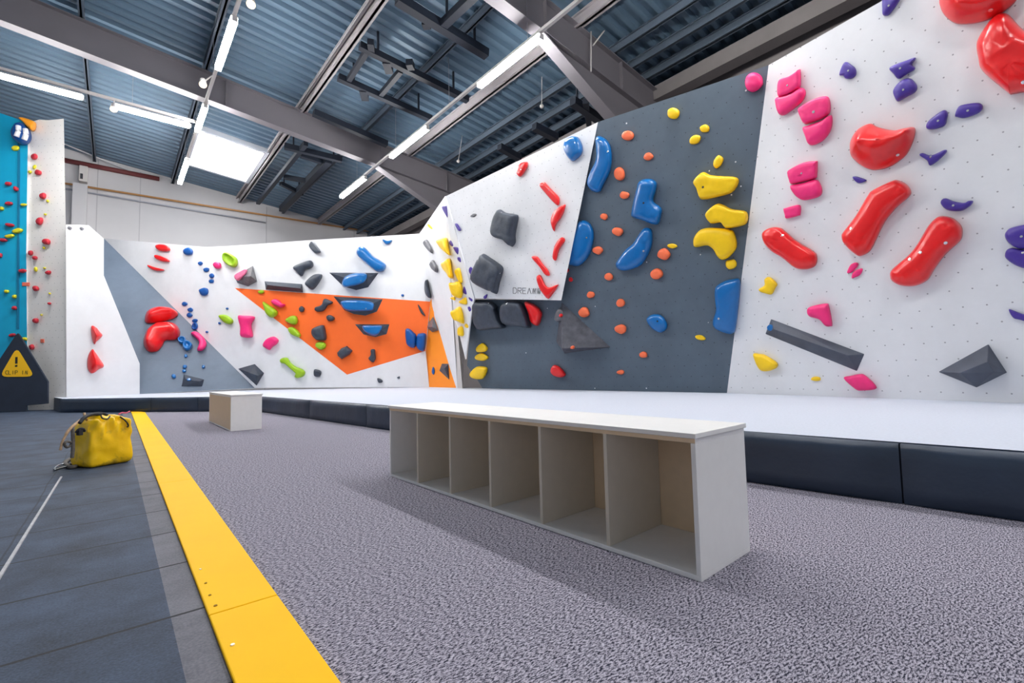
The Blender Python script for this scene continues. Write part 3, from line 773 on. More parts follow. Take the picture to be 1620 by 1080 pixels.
# --- right white wall
hold(RW, 'purple', '1327.6,118 1334,101 1339.6,98 1345,101 1353.5,108 1354.5,118 1347,124.5 1338,124.5 1334,120', 'rounded purple hold with a pointed top, left of the purple bow', bolts=[(1342,112)])
hold(RW, 'purple', '1407,108 1419,101 1433,96 1447,91 1448.5,94 1443,102 1448,109 1434,118 1422,125 1413.7,117', 'bow-shaped purple hold with a notched right end', spine='1418,111 1436,104', bolts=[(1424,108)])
hold(RW, 'purple', '1413,144 1419,133.7 1428.5,126 1440.5,124 1451,135.5 1448,145.7 1435,153 1421,160.5 1415.5,154', 'smooth purple cushion hold right under the purple bow', bolts=[(1429,142)])
hold(RW, 'purple', '1396,3 1398,-6 1424,-6 1423,2 1412.6,16.7 1405,24.6 1397,24 1396,13', 'purple hold cut by the top edge of the picture', bolts=[(1406,9)])
hold(RW, 'purple', '1466,196 1473.7,187 1492,174.4 1499.6,178 1498,190 1494,199 1479,204 1467,204', 'purple leaf-shaped hold right of the horned red hold', bolts=[(1484,191)])
hold(RW, 'purple', '1511,182.4 1516,169.4 1525.6,165 1548,162.6 1555,168.5 1549.6,178 1527,186.7 1514,185', 'purple lens-shaped hold below the biggest red holds', bolts=[(1531,175)])
hold(RW, 'purple', '1455,245.6 1460,242 1473.7,245.6 1494,237 1498,240 1486.7,252 1472,262 1467,254', 'purple Y-shaped hold with two arms', spine='1461,246 1473,252 1490,243', bolts=[(1472,248)])
hold(RW, 'purple', '1348.7,280 1353,279 1362,281 1371,285 1366,288.5 1358,289.6 1351.5,285', 'tiny purple hold under the horned red hold')
hold(RW, 'purple', '1488.5,321.5 1491,315 1498,313.7 1510,318.5 1525.6,320.6 1533,317.4 1539.5,318 1536.7,324 1523.7,332.6 1509,334 1496,330.7', 'long curved purple hold above the right red sausage hold', spine='1496,320 1512,327 1530,323', bolts=[(1508,325)])
hold(RW, 'purple', '1589.5,371.5 1596,362 1609,357.6 1622,355 1640,352 1645,385 1620,394 1605,390.5 1594,382', 'big purple hold at the right edge, upper of two', bolts=[(1616,374)])
hold(RW, 'purple', '1590,402.6 1593,395 1601.5,392 1620,395 1642,398 1644,428 1622,425 1604,418 1592,409', 'big purple hold at the right edge, lower of two', bolts=[(1618,400)])
hold(RW, 'purple', '1596,489.6 1603,490.6 1620,497 1642,502 1640,512 1614.4,506 1603,502.6', 'thin purple hold at the right edge above the diamond volume')
hold(RW, 'pink', '1231,152 1230.5,133.7 1235,124.4 1249,120.7 1261,113 1266.5,110.5 1267,133.7 1263.7,141 1252.6,147.6 1239.6,152.6', 'upper half of the pink pair nearest the grey wall top', prof=BLOCK, bolts=[(1245.5,135)])
hold(RW, 'pink', '1226.7,161.5 1229.4,154 1250.7,148.5 1267.4,139 1274.4,143 1274,152 1267.4,163 1247,179 1237.8,182.8 1231,178', 'lower half of the pink pair nearest the grey wall top')
hold(RW, 'pink', '1262.8,173.5 1269,167 1286,157 1306,151.9 1312.8,157.8 1314,176 1306,185.6 1287.8,193 1273,196 1266.5,185.6', 'upper half of the largest pink pair, left of the horned red hold', prof=BLOCK, bolts=[(1287,177)])
hold(RW, 'pink', '1270,202 1278.5,198.5 1300.7,191 1313.7,182 1317.4,189 1314.6,206 1304.4,220.7 1289.6,229 1279.4,228 1274,215', 'lower half of the largest pink pair, left of the horned red hold')
hold(RW, 'pink', '1246,272.6 1250.7,267 1271,257 1291.5,254.6 1293.7,257.8 1293,276 1289.6,282.8 1271,288 1252.6,291 1249,285.6', 'upper half of the lowest pink pair, above the small pink block', prof=BLOCK, bolts=[(1268,274)])
hold(RW, 'pink', '1250.7,296.7 1252.6,292.6 1271,289 1291.5,283.7 1299.8,295 1300.4,306 1293,312.4 1273,316.7 1262,312.4 1254.4,304', 'lower half of the lowest pink pair, above the small pink block')
hold(RW, 'pink', '1240,331 1242.4,329 1265.6,324 1266.5,339 1263.7,341 1245,345.7 1242.4,341', 'small square pink block hold above the left red bar', prof=BLOCK, h=0.06)
hold(RW, 'pink', '1340.4,429.4 1346,418.3 1355,415 1358,419 1349.6,429.4 1342,432', 'tiny pink petal hold, upper of two between the red bars', h=0.03)
hold(RW, 'pink', '1347.4,439.6 1350.6,429.4 1364.4,424.4 1361.7,434 1353,438.7', 'tiny pink petal hold, lower of two between the red bars', h=0.03)
hold(RW, 'pink', '1277.4,494 1281,485.4 1306.4,479.8 1312,485.4 1317,512.5 1313.5,516 1306.4,515.3 1296.5,505.3 1282,501', 'pink boot-shaped hold above the long charcoal bar', spine='1287,491 1304,492 1311,508')
hold(RW, 'pink', '1335,597.8 1347,594 1359,591.5 1369,593.5 1387.5,613.4 1363,617.7 1353,614.8', 'pink lens-shaped hold at the foot of the white wall', spine='1348,600 1362,605 1376,610')
hold(RW, 'red', '1345,241 1346,222.6 1356,206 1369,197.6 1379.4,195.7 1389.6,201 1413.7,206 1430,203 1445,201 1448.5,207.8 1444,226 1434,244.8 1415.5,259.6 1399,267 1380,269 1362,261.5 1349,250', 'big horned red hold with a concave top edge', h=0.24, spine='1364,224 1384,228 1406,222 1436,209', prof=PEAK, bolts=[(1420,245)])
hold(RW, 'red', '1332,372.6 1336,365 1354.4,341 1373,309.6 1382,300 1410,286.5 1421,285 1434,291 1441.5,302 1437.8,311.5 1419,328 1400.7,350.4 1386,380 1376.7,396.7 1363.7,404.4 1354.4,403 1336,385.6', 'large red sausage hold in the middle of the white wall', h=0.15, spine='1353,380 1375,350 1396,318 1420,303', bolts=[(1346,361)])
hold(RW, 'red', '1205.4,372.6 1209,365 1221,359.6 1234,360 1243,366 1262,382 1287.8,397.6 1293,407.8 1289.6,420.7 1275,426 1258,423.5 1237.8,407.8 1221,397.6 1210,385.6', 'red sausage hold nearest the grey wall', h=0.11, spine='1224,376 1246,392 1272,408', bolts=[(1238,372)])
hold(RW, 'red', '1522.8,371.5 1521,356.7 1507,344.6 1492,341.5 1481,344.6 1468,358.5 1453,384 1438.5,402.6 1412.6,425 1408.5,436 1412.6,445 1427.4,452 1449.6,451.7 1468,442.4 1479,425 1496,402.6 1518,382', 'large red sausage hold furthest right, with two bolts', h=0.16, spine='1498,364 1474,396 1452,422 1434,434', bolts=[(1496,384),(1456,399),(1439,410)])
hold(RW, 'red', '1486.7,-4 1487.6,11 1494,24 1507,35 1520,38.5 1542,37 1566,30.6 1588.5,18.5 1609,-1 1612,-24 1560,-50 1500,-34', 'huge red hold cut by the top of the picture', h=0.24, spine='1520,0 1550,5 1580,-6', prof=PEAK, bolts=[(1567,16)])
hold(RW, 'red', '1545,72 1549.6,57.4 1564.4,35 1577,23 1586.7,20.4 1597.8,25 1620,48 1655,70 1668,110 1650,146 1620,146 1601.5,149 1594,146 1555,113 1547.8,92.6', 'huge red hold cut by the right edge of the picture', h=0.20, spine='1592,80 1600,100', bolts=[(1619,130)])
hold(RW, 'yellow', '1201,457 1209.8,451 1209.8,441.4 1218,438 1229.7,448.5 1226.8,455.6 1221,465.5 1211,464 1202.6,461', 'small yellow hourglass hold high above the charcoal bar', h=0.06, spine='1207,459 1215,454 1220,446')
hold(RW, 'yellow', '1192,559.4 1202,559.5 1211,561.4 1229.7,573.6 1228,582 1214,587 1202.6,585 1195.5,572', 'yellow wedge hold below the left end of the charcoal bar')
hold(RW, 'yellow', E(1291,599,8,3.5,0), 'tiny flat yellow hold near the foot of the white wall', h=0.03)
VOLD = mat('volume_charcoal', (74, 80, 94), 0.55, noise_amt=0.2, noise_scale=5)
o = volume(RW, VOLD, '1219.7,504.5 1368,560 1356,587 1210.6,528', '1224,520.5,0.10 1341,562,0.10', 'long charcoal bar volume slanting down the white wall')
b2 = bmesh.new(); cc = RW.px(1219.7, 518, 0.05); o_n = (RW.n + rdir*-0.5).normalized()
bmesh.ops.create_cone(b2, cap_ends=True, segments=16, radius1=0.045, radius2=0.04, depth=0.02, matrix=Matrix.Translation(cc - o.location + RW.n*0.02) @ RW.n.to_track_quat('Z','Y').to_matrix().to_4x4())
link('badge', b2, HC['blue'], o)
volume(RW, VOLD, '1484,588 1563.8,543.7 1593.6,589 1545,613', '1518,590,0.16 1562,572,0.20 1572,588,0.18', 'charcoal diamond volume at the right foot of the white wall')
# --- dark grey wall
series(GW, 'orange', [(993,214.5,10,8),(1026,247.6,7.5,6.5),(980,275,9,10.5),(988.5,308.6,8,6),(956,342.5,6,5.5),(977,366,8.5,7),(946,396,8,6.2),(1050.5,402,10.5,9.5),(1039,433.5,11,8.5),(963,437.5,7,6),(934.5,466,6,5.5),(982,479,7.5,6.5),(924.5,494,9,8,20),(982,520.5,9.5,7.5),(1018,561,6.5,5),(982,588.5,6,3.5)],
       'small orange hold on the dark grey wall', 'orange holds on the dark grey wall')
hold(GW, 'red', E(897,427.5,3.2,3.5), 'tiny red dot hold on the edge between white and grey panels', h=0.025)
hold(GW, 'red', E(903,442,3.5,3.5), 'tiny red dot hold just inside the dark grey wall', h=0.025)
hold(GW, 'yellow', E(1065,179.5,10,9,-20), 'small yellow hold near the top edge of the grey wall')
hold(GW, 'yellow', E(1114.5,203.5,8,6.5), 'small yellow knob right above a slanted yellow knob')
hold(GW, 'yellow', E(1100,220.5,10,7,-28), 'small slanted yellow knob high on the grey wall')
hold(GW, 'yellow', E(1136,256,7.5,10.5,25), 'small upright yellow hold above the large yellow holds')
hold(GW, 'yellow', E(1063.5,389,8,3.8,5), 'tiny flat yellow hold touching an orange one')
hold(GW, 'yellow', E(1156.5,418,9.5,8,-20), 'small yellow hold under the lowest large yellow hold')
hold(GW, 'yellow', E(1108,534,8.5,4,12), 'tiny flat yellow hold low on the grey wall')
hold(GW, 'yellow', '1096.5,287.6 1107,275 1115,272.5 1125,277 1143,278.5 1164.5,280.4 1169,287.7 1162.5,300.5 1151,307.5 1127,313.4 1115,315.4 1107,313.4 1102,298.6', 'large yellow hold, upper of three on the grey wall', h=0.14, prof=BLOCK, spine='1116,292 1134,294 1152,290', dark_bolt=True, bolts=[(1112,296)])
hold(GW, 'yellow', '1116,341 1123,330 1135,322 1145,324 1158.5,330.6 1181.4,335 1182,352 1170.5,358 1151,361.4 1146,359 1140,352 1125,353.5', 'large yellow hold, middle of three on the grey wall', h=0.14, prof=BLOCK, spine='1131,338 1150,342 1168,345')
hold(GW, 'yellow', '1097.4,385.5 1099,374.7 1109,363 1127,360 1154.7,362.8 1162.6,369.7 1166,390 1154.7,405.7 1143,411 1135,405.7 1129,395 1119,388.3 1101,391', 'large yellow hooked hold, lowest of three on the grey wall', h=0.13, spine='1108,377 1130,374 1146,382 1147,396')
hold(GW, 'blue', '943,218.5 949,215 959,220.5 966,231.4 968.5,251 965,273 956,290.7 950,302.5 941,304 933.4,298.6 929,288.7 932.4,275 943,253 943.6,233', 'long curved blue hold beside the edge of the white panel', h=0.13, spine='954,232 957,252 950,274 943,291', bolts=[(961.5,239.5)])
hold(GW, 'blue', '1007.5,298.6 1010.4,288.7 1018,283.4 1030,283 1039,288.7 1038,302.5 1034,318 1046,328 1047,338 1042,354 1030,354 1018,349 1002.5,344 999,336', 'blue boot-shaped hold in the middle of the grey wall', h=0.15, spine='1023,297 1019,318 1020,335 1034,341', bolts=[(1018,321)], dark_bolt=True)
hold(GW, 'blue', '911.6,362 915.6,351 923.5,348 933.4,353 939.3,366 939,382 933.4,401.7 923.5,415.6 913.6,421 900.7,418.5 900,409.6 899,392 901.7,375.6', 'wide blue slab hold overlapping the white panel edge', h=0.13, bolts=[(928,376)])
hold(GW, 'blue', '1016.4,363 1026,360 1032,366 1032,386 1027,400 1018,415.6 1006.5,423.5 990.7,428 979,426.4 974.5,418.5 979,409.6 990.7,394 1002.5,384', 'blue teardrop hold leaning left on the grey wall', h=0.14, spine='1020,380 1008,400 991,415', bolts=[(1018,397)])
hold(GW, 'blue', '1023,504.5 1030,498 1041,496.6 1050,501.5 1056,512.4 1054,521 1045,526 1034,521.3 1027,514', 'small round blue hold low on the grey wall', bolts=[(1040,508)], dark_bolt=True)
hold(GW, 'blue', '1131,459 1135,451 1146.8,444 1156.7,441.7 1171,442.8 1169.5,478.8 1164.6,518 1160.6,526.6 1152.7,528 1137,523 1129,516.4 1128,506.5 1133,490.7 1131.4,475', 'tall blue slab hold at the right edge of the grey wall', h=0.13, bolts=[(1137,504)])
hold(GW, 'pink', E(1193,129.5,13.5,15.5,15), 'round pink hold at the top corner of the grey wall', h=0.12)
volume(GW, mat('worn_volume', (74, 76, 86), 0.7, noise_amt=0.35, noise_scale=7), '888.5,478 966,549 893,559 880,540', '889,551,0.5', 'large chalky dark pyramid volume jutting from the grey wall')
hold(GW, 'grey', '878,505 881,492 887,487 893,492 896,503 892,508 884,509', 'chalky patterned grey hold on the tip of the pyramid volume', h=0.16)
hold(GW, 'red', E(890,498,3.5,4), 'tiny red hold on the chalky hold of the pyramid volume', h=0.19)
hold(GW, 'orange', E(914,547,2.8,2.8), 'tiny orange hold on the lower edge of the pyramid volume', h=0.46, prof=BLOCK)
hold(GW, 'dark', '751.3,477 765,476.5 778,477 787,484 787,491 793,506 800,518 779,520.5 755.6,520.5 748.5,492', 'blocky charcoal hold at the left end under the lettering panel', h=0.28, prof=BLOCK, bolts=[(774,479)])
hold(GW, 'dark', '793,488 801,477 822,477 829.4,483.6 836,500 840,518 822,516 797,512', 'blocky charcoal hold beside the red teardrop under the lettering panel', h=0.28, prof=BLOCK, bolts=[(802,480)])
hold(GW, 'red', '831,477 841,479 851,485 858,495 855.7,508 851,515 843.6,512 839.4,506 836,491', 'red teardrop hold beside the blocky charcoal hold', h=0.18, spine='839,484 847,493 849,505')
hold(GW, 'red', '871.7,589 872.6,581 878,577 887,581 895.4,592 889,596.7 878,595', 'small red hold low under the pyramid volume')
hold(GW, 'yellow', '753,552 757,546 763,542.5 768,545 772,551 768,556 756,557', 'upper yellow hold of the three at the wall foot corner')
hold(GW, 'yellow', '751.5,564 757,559.5 764,558.5 773,565 766,570.5 754,569', 'middle yellow hold of the three at the wall foot corner')
hold(GW, 'yellow', '743.5,591 754,580 768,580 771.5,585 764,599 748,598', 'lowest yellow hold of the three at the wall foot corner')
# --- middle white panel
hold(MW, 'dark', '787,336 791,331 801,336.5 815,338.7 820.5,343.6 816,370 816,383 811,390 806.7,387.7 798,380 784,375.7 777.6,366 782.5,345', 'upper dark blocky hold on the lettering panel', h=0.26, prof=BLOCK, spine='797,352 798,368', bolts=[(793,336)])
hold(MW, 'dark', '746.3,443 756.3,412.6 760.5,408 764.8,401 777,408 787,414.7 796,422.6 795.3,432.5 791,446.7 787.5,463 783,464.5 777,458.8 771,459.5', 'lower dark blocky hold on the lettering panel', h=0.28, prof=BLOCK, spine='768,430 778,440', bolts=[(791,432)])
hold(MW, 'red', '817.5,272 822,260 829,256 834.5,256 835,263 830,273 824,279.5 820,278', 'small oval red hold near the sloping top edge', bolts=[(824,268)])
hold(MW, 'red', '854,294 857,289 863,289 873,300 884,311 885.5,319 883,325 878,322 866,309', 'red bar hold leaning right under the blue top hold', bolts=[(868,301)])
hold(MW, 'red', '894.5,323 892,336 887,346 880,355 877,366 872.5,355 872,345 878,333', 'red leaf-shaped hold below the leaning red bar')
hold(MW, 'red', '890,375 894,381 885,395 881,410 877.5,412 874.5,406 877,391 883,380', 'thin red banana hold left of the wide blue slab')
hold(MW, 'red', '841,407 850,405.5 858,416 868,428 869.5,436 862,434 853,421', 'thin slanting red bar hold above the lettering')
hold(MW, 'red', '849,438 856,435.5 866,454 882,450 883,452 874,466 867,472.5 858,463 852,452', 'red V-shaped hold covering the end of the lettering', spine='854,443 863,460 877,455', h=0.07)
hold(MW, 'blue', '892,230 895,222 905,216 914,217 920,226 922,240 915,250 906,255 899,249 893,238', 'rounded blue hold at the top corner of the lettering panel')
hold(MW, 'grey', '744,342 749,338 754,339 750,343', 'tiny grey hold high on the lettering panel', h=0.025)
for p_, t_ in (('742,425 745,422 749,427 746.5,435.5 742,430', 'small purple hold left of the lower blocky hold'), ('765,469 771,465 770,471 766.5,472.5', 'tiny dark purple hold under the lower blocky hold')):
    hold(MW, 'purple', p_, t_, h=0.035)
# --- corner leg
LY = ['692,381 695,379 706,376 709,380 712,395 714,404 708,400 700,393 694,385', '700,417 706,413 713,409 717,430 718,438 715,440 710,432 703,426', '720,428 728,424 732.5,443 731,447.5 726,444 722,436', '711,448 718,447 729,445 733,460 731,471 722,470 715,464', '712.5,471 719,469 720,475 714,473', '726,477 733,472 738,470 740,478 738,482 729,480', '713.5,494 720,489 730,485 735,505 734,512 725,508 718,505', '735,515 738,511 742,515 741,519 737,518', '724.5,520 729,516 733,517 734.5,527 733,531.5 725,530']
LYL = ['topmost large yellow hold of the corner chain', 'second large yellow hold of the corner chain', 'yellow hold of the corner chain touching the edge of the next panel', 'widest yellow hold midway down the corner chain', 'tiny yellow hold tucked left under the widest one', 'short yellow hold under the widest one of the chain', 'big yellow hold at the top of the arch opening', 'tiny yellow hold right of the arch opening', 'lowest yellow hold of the corner chain beside the arch']
for p_, t_ in zip(LY, LYL): hold(F2 if float(p_.split(',')[0]) > 705 else LEG, 'yellow', p_, t_, group='yellow holds down the corner panel', prof=DOME)
hold(LEG, 'yellow', '676.5,355 680,354 685,360 684.5,363 679,360', 'small yellow hold above the corner chain near the top edge', h=0.04)
LP = ['699,328 705,326 708,327 709,343.5 706,341', '720,354.5 724,354 729,363.5 725,364.5', '711,382 714,380 718,387 716,390 711,386', '717,391 726,391.5 725.5,402.5 722,400', '724,407 729,407 730,415 725,412', '732,460 735,452 738.5,460 739,466 733,463', '742,469.5 748,473 747.5,477 743,474', '740,486 744,484.5 746.5,490 743,493']
LPL = ['largest purple hold near the tip of the corner panel', 'purple hold second down the corner panel', 'purple hold beside the topmost large yellow one', 'triangular purple hold third above the yellow gap', 'purple hold just above the yellow hold on the panel edge', 'purple hold right of the widest yellow hold', 'purple hold at the left tip of the dark recess edge', 'lowest purple hold of the corner panel']
for p_, t_ in zip(LP, LPL): hold(F2, 'purple', p_, t_, h=0.045, group='purple holds down the corner panel')
hold(LEG, 'grey', '671,384 672,381 676.5,379 681,386 685,395 685.5,401 679,396 672,388', 'upper notched grey hold on the left of the corner panel')
hold(LEG, 'grey', '681,418 684,413 686,411 690,416 693.5,425 692,431 684,425 681,419', 'lower notched grey hold on the left of the corner panel')
hold(LEG, 'dark', '673.5,454 676.5,442 679,450 683,471 676,465', 'dark spike-shaped hold above the orange strip')
# --- back wall, white part
hold(P2, 'red', '246,389 252,386.5 262,387.5 269,393 268,397 258,398 249,395', 'oval red hold, upper of three near the left end of back wall', h=0.12)
hold(P2, 'red', '245,404 250,403.5 262,408 269,413 262,414.5 252,412 246,408', 'red leaf hold, middle of three near the left end of back wall', h=0.12)
hold(P2, 'red', '233.5,419 245,422.5 260.5,427 250,428.8 240,426', 'thin red crescent hold, lowest of three near the left end', h=0.10)
series(P2, 'dblue', [(298,398,8,6.5),(317,416.5,4,3.3),(326.5,426.5,4.7,3.5),(335,436.3,4,4),(334.5,444.7,4.3,3.4),(322.5,461,7.5,6.3),(292,480.5,4.5,3.5),(301,490,4.5,3.5),(300,498.5,4.5,4),(308.5,507,4.5,3)], 'blue hold in the curving blue chain of the back wall', 'blue holds curving down the back wall')
hold(P2, 'dblue', E(308.5,516,5,6), 'blue ring-like hold touching the grey triangle edge', prof=CUP)
for (x, y, t_) in ((359.5,488,'left of the green leaf hold, upper'), (347.5,511,'below the green leaf hold'), (327.5,525,'left of the big pink vase hold')):
    hold(P2, 'dblue', E(x, y, 2.2, 1.8), 'tiny navy foothold ' + t_, h=0.05)
hold(P2, 'pink', E(344,419.8,6.5,5.5,20,6), 'small faceted pink hold left of the green ring', h=0.12)
hold(P2, 'green', '353,403 358,399 366,402 375,409 376,418 371,423 362,420 354,413', 'green ring hold with a hollow centre', prof=CUP, h=0.2)
volume(P2, 'grey', '400,420 371,438 375.5,447.5 392.7,453 407,445', '396.5,436.5,0.45', 'small grey wedge volume with a pink face, left of orange field')
hold(P2, mat('pale_pink_hold', (240,120,160), 0.5, noise_amt=0.1), '374,436.5 386,429 392,427 391.5,436 378,444.5', 'pale pink hold bolted on the grey wedge volume', h=0.30, prof=BLOCK)
volume(P2, 'dark', '418.5,444.8 478,449.2 479.5,462.3 420.5,458', '423,450.5,0.22 475,456,0.22', 'long dark beam volume on the top edge of orange field')
hold(P2, 'dark', '492.5,383 496,384 507,396.5 505.5,400 498,400 490,390.5', 'dark slanted hold close to the top edge of back wall', prof=BLOCK, h=0.16)
hold(P2, 'dark', '464,422.5 480,415 492,412 496,418 493,423.5 483,427 480,434 476.5,437 470,431', 'dark boomerang hold above the beam volume', h=0.18, spine='474,425 481,421 490,418')
hold(P2, 'dark', '483,447 496,435 507.5,433.5 510,437 505,447 495.5,458 487,454', 'dark stone-shaped hold between beam and top triangle volumes', h=0.2)
TRI = [('520.5,431 599,431.5 582.5,454.5 563.5,459 543,453', '548,440,0.16 580,440,0.16', '540.5,449 545,438 558,432.5 575,431.5 581,435 579,444 570,449.5 555,453 545,454', 'upper', '571,444'),
       ('527,468.5 606,473 596.5,493 578,499.5 560,497 545,491', '550,478,0.16 585,481,0.16', '539,481 541,475.5 560,474 580,475.5 591,479 592,487 588,491.5 560,492.5 546,490', 'middle', '579,488'),
       ('561,512.5 616.5,512.5 612,528.5 594,533.5 575,529', '578,520,0.14 602,520,0.14', '573.5,515 589,514.6 604.5,515 603,523 593,531.5 577,525', 'lowest', '')]
for ol_, rs_, hp_, w_, bp_ in TRI:
    volume(P2, 'dark', ol_, rs_, '%s dark triangular volume carrying a glossy blue hold' % w_, group='triangular volumes on the back wall')
    hold(P2, 'blue', hp_, 'glossy blue hold lying on the %s dark triangular volume' % w_, h=0.34, prof=BLOCK, bolts=[tuple(P(bp_)[0])] if bp_ else (), lean=1.0)
hold(P2, 'blue', '565,397 568,391.5 573,390 579,393 590,405 600,411 609,417 611,421.5 608,428 600,430 594,428 585,421 570,408.5 565,402', 'long glossy blue hold above the upper triangular volume', spine='573,400 588,414 602,422', h=0.22)
hold(P2, 'blue', '605.5,378.5 613,381 620.5,380 617,385 612,386.5 608,384', 'small blue crescent hold at the top edge of back wall', h=0.1)
hold(P2, 'dblue', E(637,467,2.5,2), 'tiny blue foothold just above the orange field', h=0.05)
hold(P2, 'pink', '377,500 387,499 400,500 403.5,503 398,514 400.5,530 398,533.5 388,534 381,531 381,518', 'pink vase-shaped hold left of the orange field', h=0.24, spine='390,507 390,526')
hold(P2, 'pink', '416,546 421,537 430,532.5 436,533 441,538 438,544 431,549 427,553.5 421,551', 'curved pink hold between the vase and the green bone', h=0.18)
hold(P2, 'pink', '430,476 435,473 442,475 447,480 452,482 446,486.5 437,484 431,480', 'pink hold on the left tip of the orange field', h=0.16)
hold(P2, 'green', '346,500 352,497.5 360,499 368,505 369,510 364,513 355,510', 'green leaf hold on white left of the vase', h=0.14)
hold(P2, 'green', '416.5,477 427,483 436,489 440,494 437,500 430,502.5 422,497 419,488', 'green shell hold across the left edge of orange field', h=0.22)
hold(P2, 'green', E(413.5,461.5,5,3), 'tiny green hold at the top left of orange field', h=0.08)
hold(P2, 'green', '451.5,506 460,500 468,499.5 471.5,505 470,512 464,513.5 456,510', 'green hold, upper of a touching pair on orange', h=0.16)
hold(P2, 'green', '456,520 462,517 470,521 476,529 474,533.5 468,532 460,528', 'green hold, lower of a touching pair on orange', h=0.16)
hold(P2, 'green', E(508,546.5,9,6.5,10), 'small green hold under the big dark one on orange', h=0.14)
hold(P2, 'green', '443.5,569 448,566 455,566 460,573 468,579.5 479,584 483,589 480,595 471,598 466.5,596 469,592 462,585 452,576 445,574', 'green bone-shaped hold low on the back wall', spine='449,570 461,580 475,590', h=0.16)
for p_, t_, hh in (('473,488 477,484 482,488 480,493 475,493','small dark knob left of the bow on orange',0.1), ('512,474 516,472.5 526,477 526,480 519,483 515,489 510,492.5 502,493 498,490 499,486 506,484 510,481','dark bow-shaped hold at the top of orange field',0.14),
        ('516.5,501 521,498 527,500 530,504 526,507.5 519,507','small dark bean hold under the bow',0.12), ('494,521 500,517 510,514 514,517 517,535 511,538.5 500,537 493.5,529','large dark stone hold in the middle of orange field',0.24),
        ('534,558 540,551 549,547 558,554.5 553,561 541,568 535,563','angular dark hold near the lower tip of orange',0.2), ('587,553 593,552.5 594.5,560 594.5,568 590,573 583,567 587,561','dark figure-eight hold near the lower orange edge',0.14),
        ('497,585 501,584 508,587 507,594 502,596 497,594','small dark hold on white under the orange field',0.12), ('597,598.5 601,598.5 605.5,602 604,605 599,605','small dark hold at the foot of the back wall',0.1),
        ('628,597 632,595 632.5,598.5 630,598','tiny dark foothold near the orange strip',0.05), ('661,482 664,484 672,497 672.5,500 666,495','thin dark sliver hold at the right end of orange field',0.06)):
    hold(P2, 'dark', p_, t_, h=hh, smooth=hh < 0.2 or 'stone' in t_)
volume(P2, 'dark', '376.5,583 403,575.5 418,590 406,610', '396,590,0.3 408,594,0.25', 'dark wedge volume beside the grey triangle foot')
hold(P2, 'dblue', '642,521 648,520 655,526 659,531 658,547 652,550 644,545 642,535', 'left wing of the blue butterfly hold pair', h=0.2)
hold(P2, 'dblue', '660,531 665,527 674,528 674.5,540 672,553 667,555.5 659,548', 'right wing of the blue butterfly hold pair', h=0.2)
volume(P3, 'grey', '673,516.5 685.5,500.5 688.5,507 694,522.5 684,525.5', '684,517,0.22', 'grey wedge volume across the light orange strip')
hold(P3, 'dblue', '683,588 685.5,580 688,587 686,592.5', 'thin blue hold low on the light orange strip', h=0.04)
volume(P3, 'dark', '695,586 699,575 709.5,575 711,601', '703,583,0.14', 'dark triangular volume at the foot of light orange strip')
# --- grey triangle and left white panel
hold(P1, 'red', '229,504 233,493 243,487 258,485.5 272,488 282,496 277,503 262,508 245,511 232,511', 'upper big red crescent hold on the grey triangle', h=0.40, spine='240,499 254,491 270,493', prof=PEAK)
hold(P1, 'red', '227,541 230,528 237,518 250,511 265,510 278,513 285,524 283,534 276,538 262,539 257,547 250,555 238,557 230,551', 'lower big red kidney hold on the grey triangle', h=0.45, spine='235,540 238,527 250,517 266,515 278,522', prof=PEAK)
hold(P1, 'pink', '302,528 308,525 316,528 323,535 327,543 325,550 319,555 312,554 314,548 315,541 309,534', 'pink crescent hold near the grey triangle edge', h=0.2, spine='309,529 319,538 319,549')
hold(P1, 'blue', E(288,538,7,6.5), 'left blue ring hold of the cluster by the red kidney', prof=CUP, h=0.16)
hold(P1, 'blue', E(296.5,546.5,8,8), 'right blue ring hold of the cluster by the red kidney', prof=CUP, h=0.18)
for x, y, a, b, t_ in ((294,563,2.6,3,'below the blue ring cluster'), (292.5,580,3.5,3,'upper of a pair above the small slate volume'), (291.5,586.5,3.5,2.6,'lower of a pair above the small slate volume'), (322,580,2.6,3,'right of the others'), (275,595,3.5,3.5,'left of the small slate volume')):
    hold(P1, 'blue', E(x, y, a, b), 'tiny blue foothold ' + t_, h=0.07)
volume(P1, 'dark', '287,611 291,592 323,600 320,611', '294,600,0.16 316,603,0.16', 'small slate volume near the foot of the grey triangle')
hold(P1, 'blue', E(299.5,602,4,2.5), 'small blue hold on the slate volume', h=0.2, prof=BLOCK)
hold(P0, 'red', '144,517 147.5,515 152,518 153.5,519 158,525 162,531 152,541 150,544.5 147,541 144.5,530', 'upper pointed red hold on the plain white panel', h=0.22, spine='152,531', prof=PEAK, bolts=[])
hold(P0, 'red', '146,552 150,556 157,566 164.5,579 156,584 150,589 144,590 139,584 138,572 140,561', 'lower and larger pointed red hold on the plain white panel', h=0.26, spine='152,576', prof=PEAK)
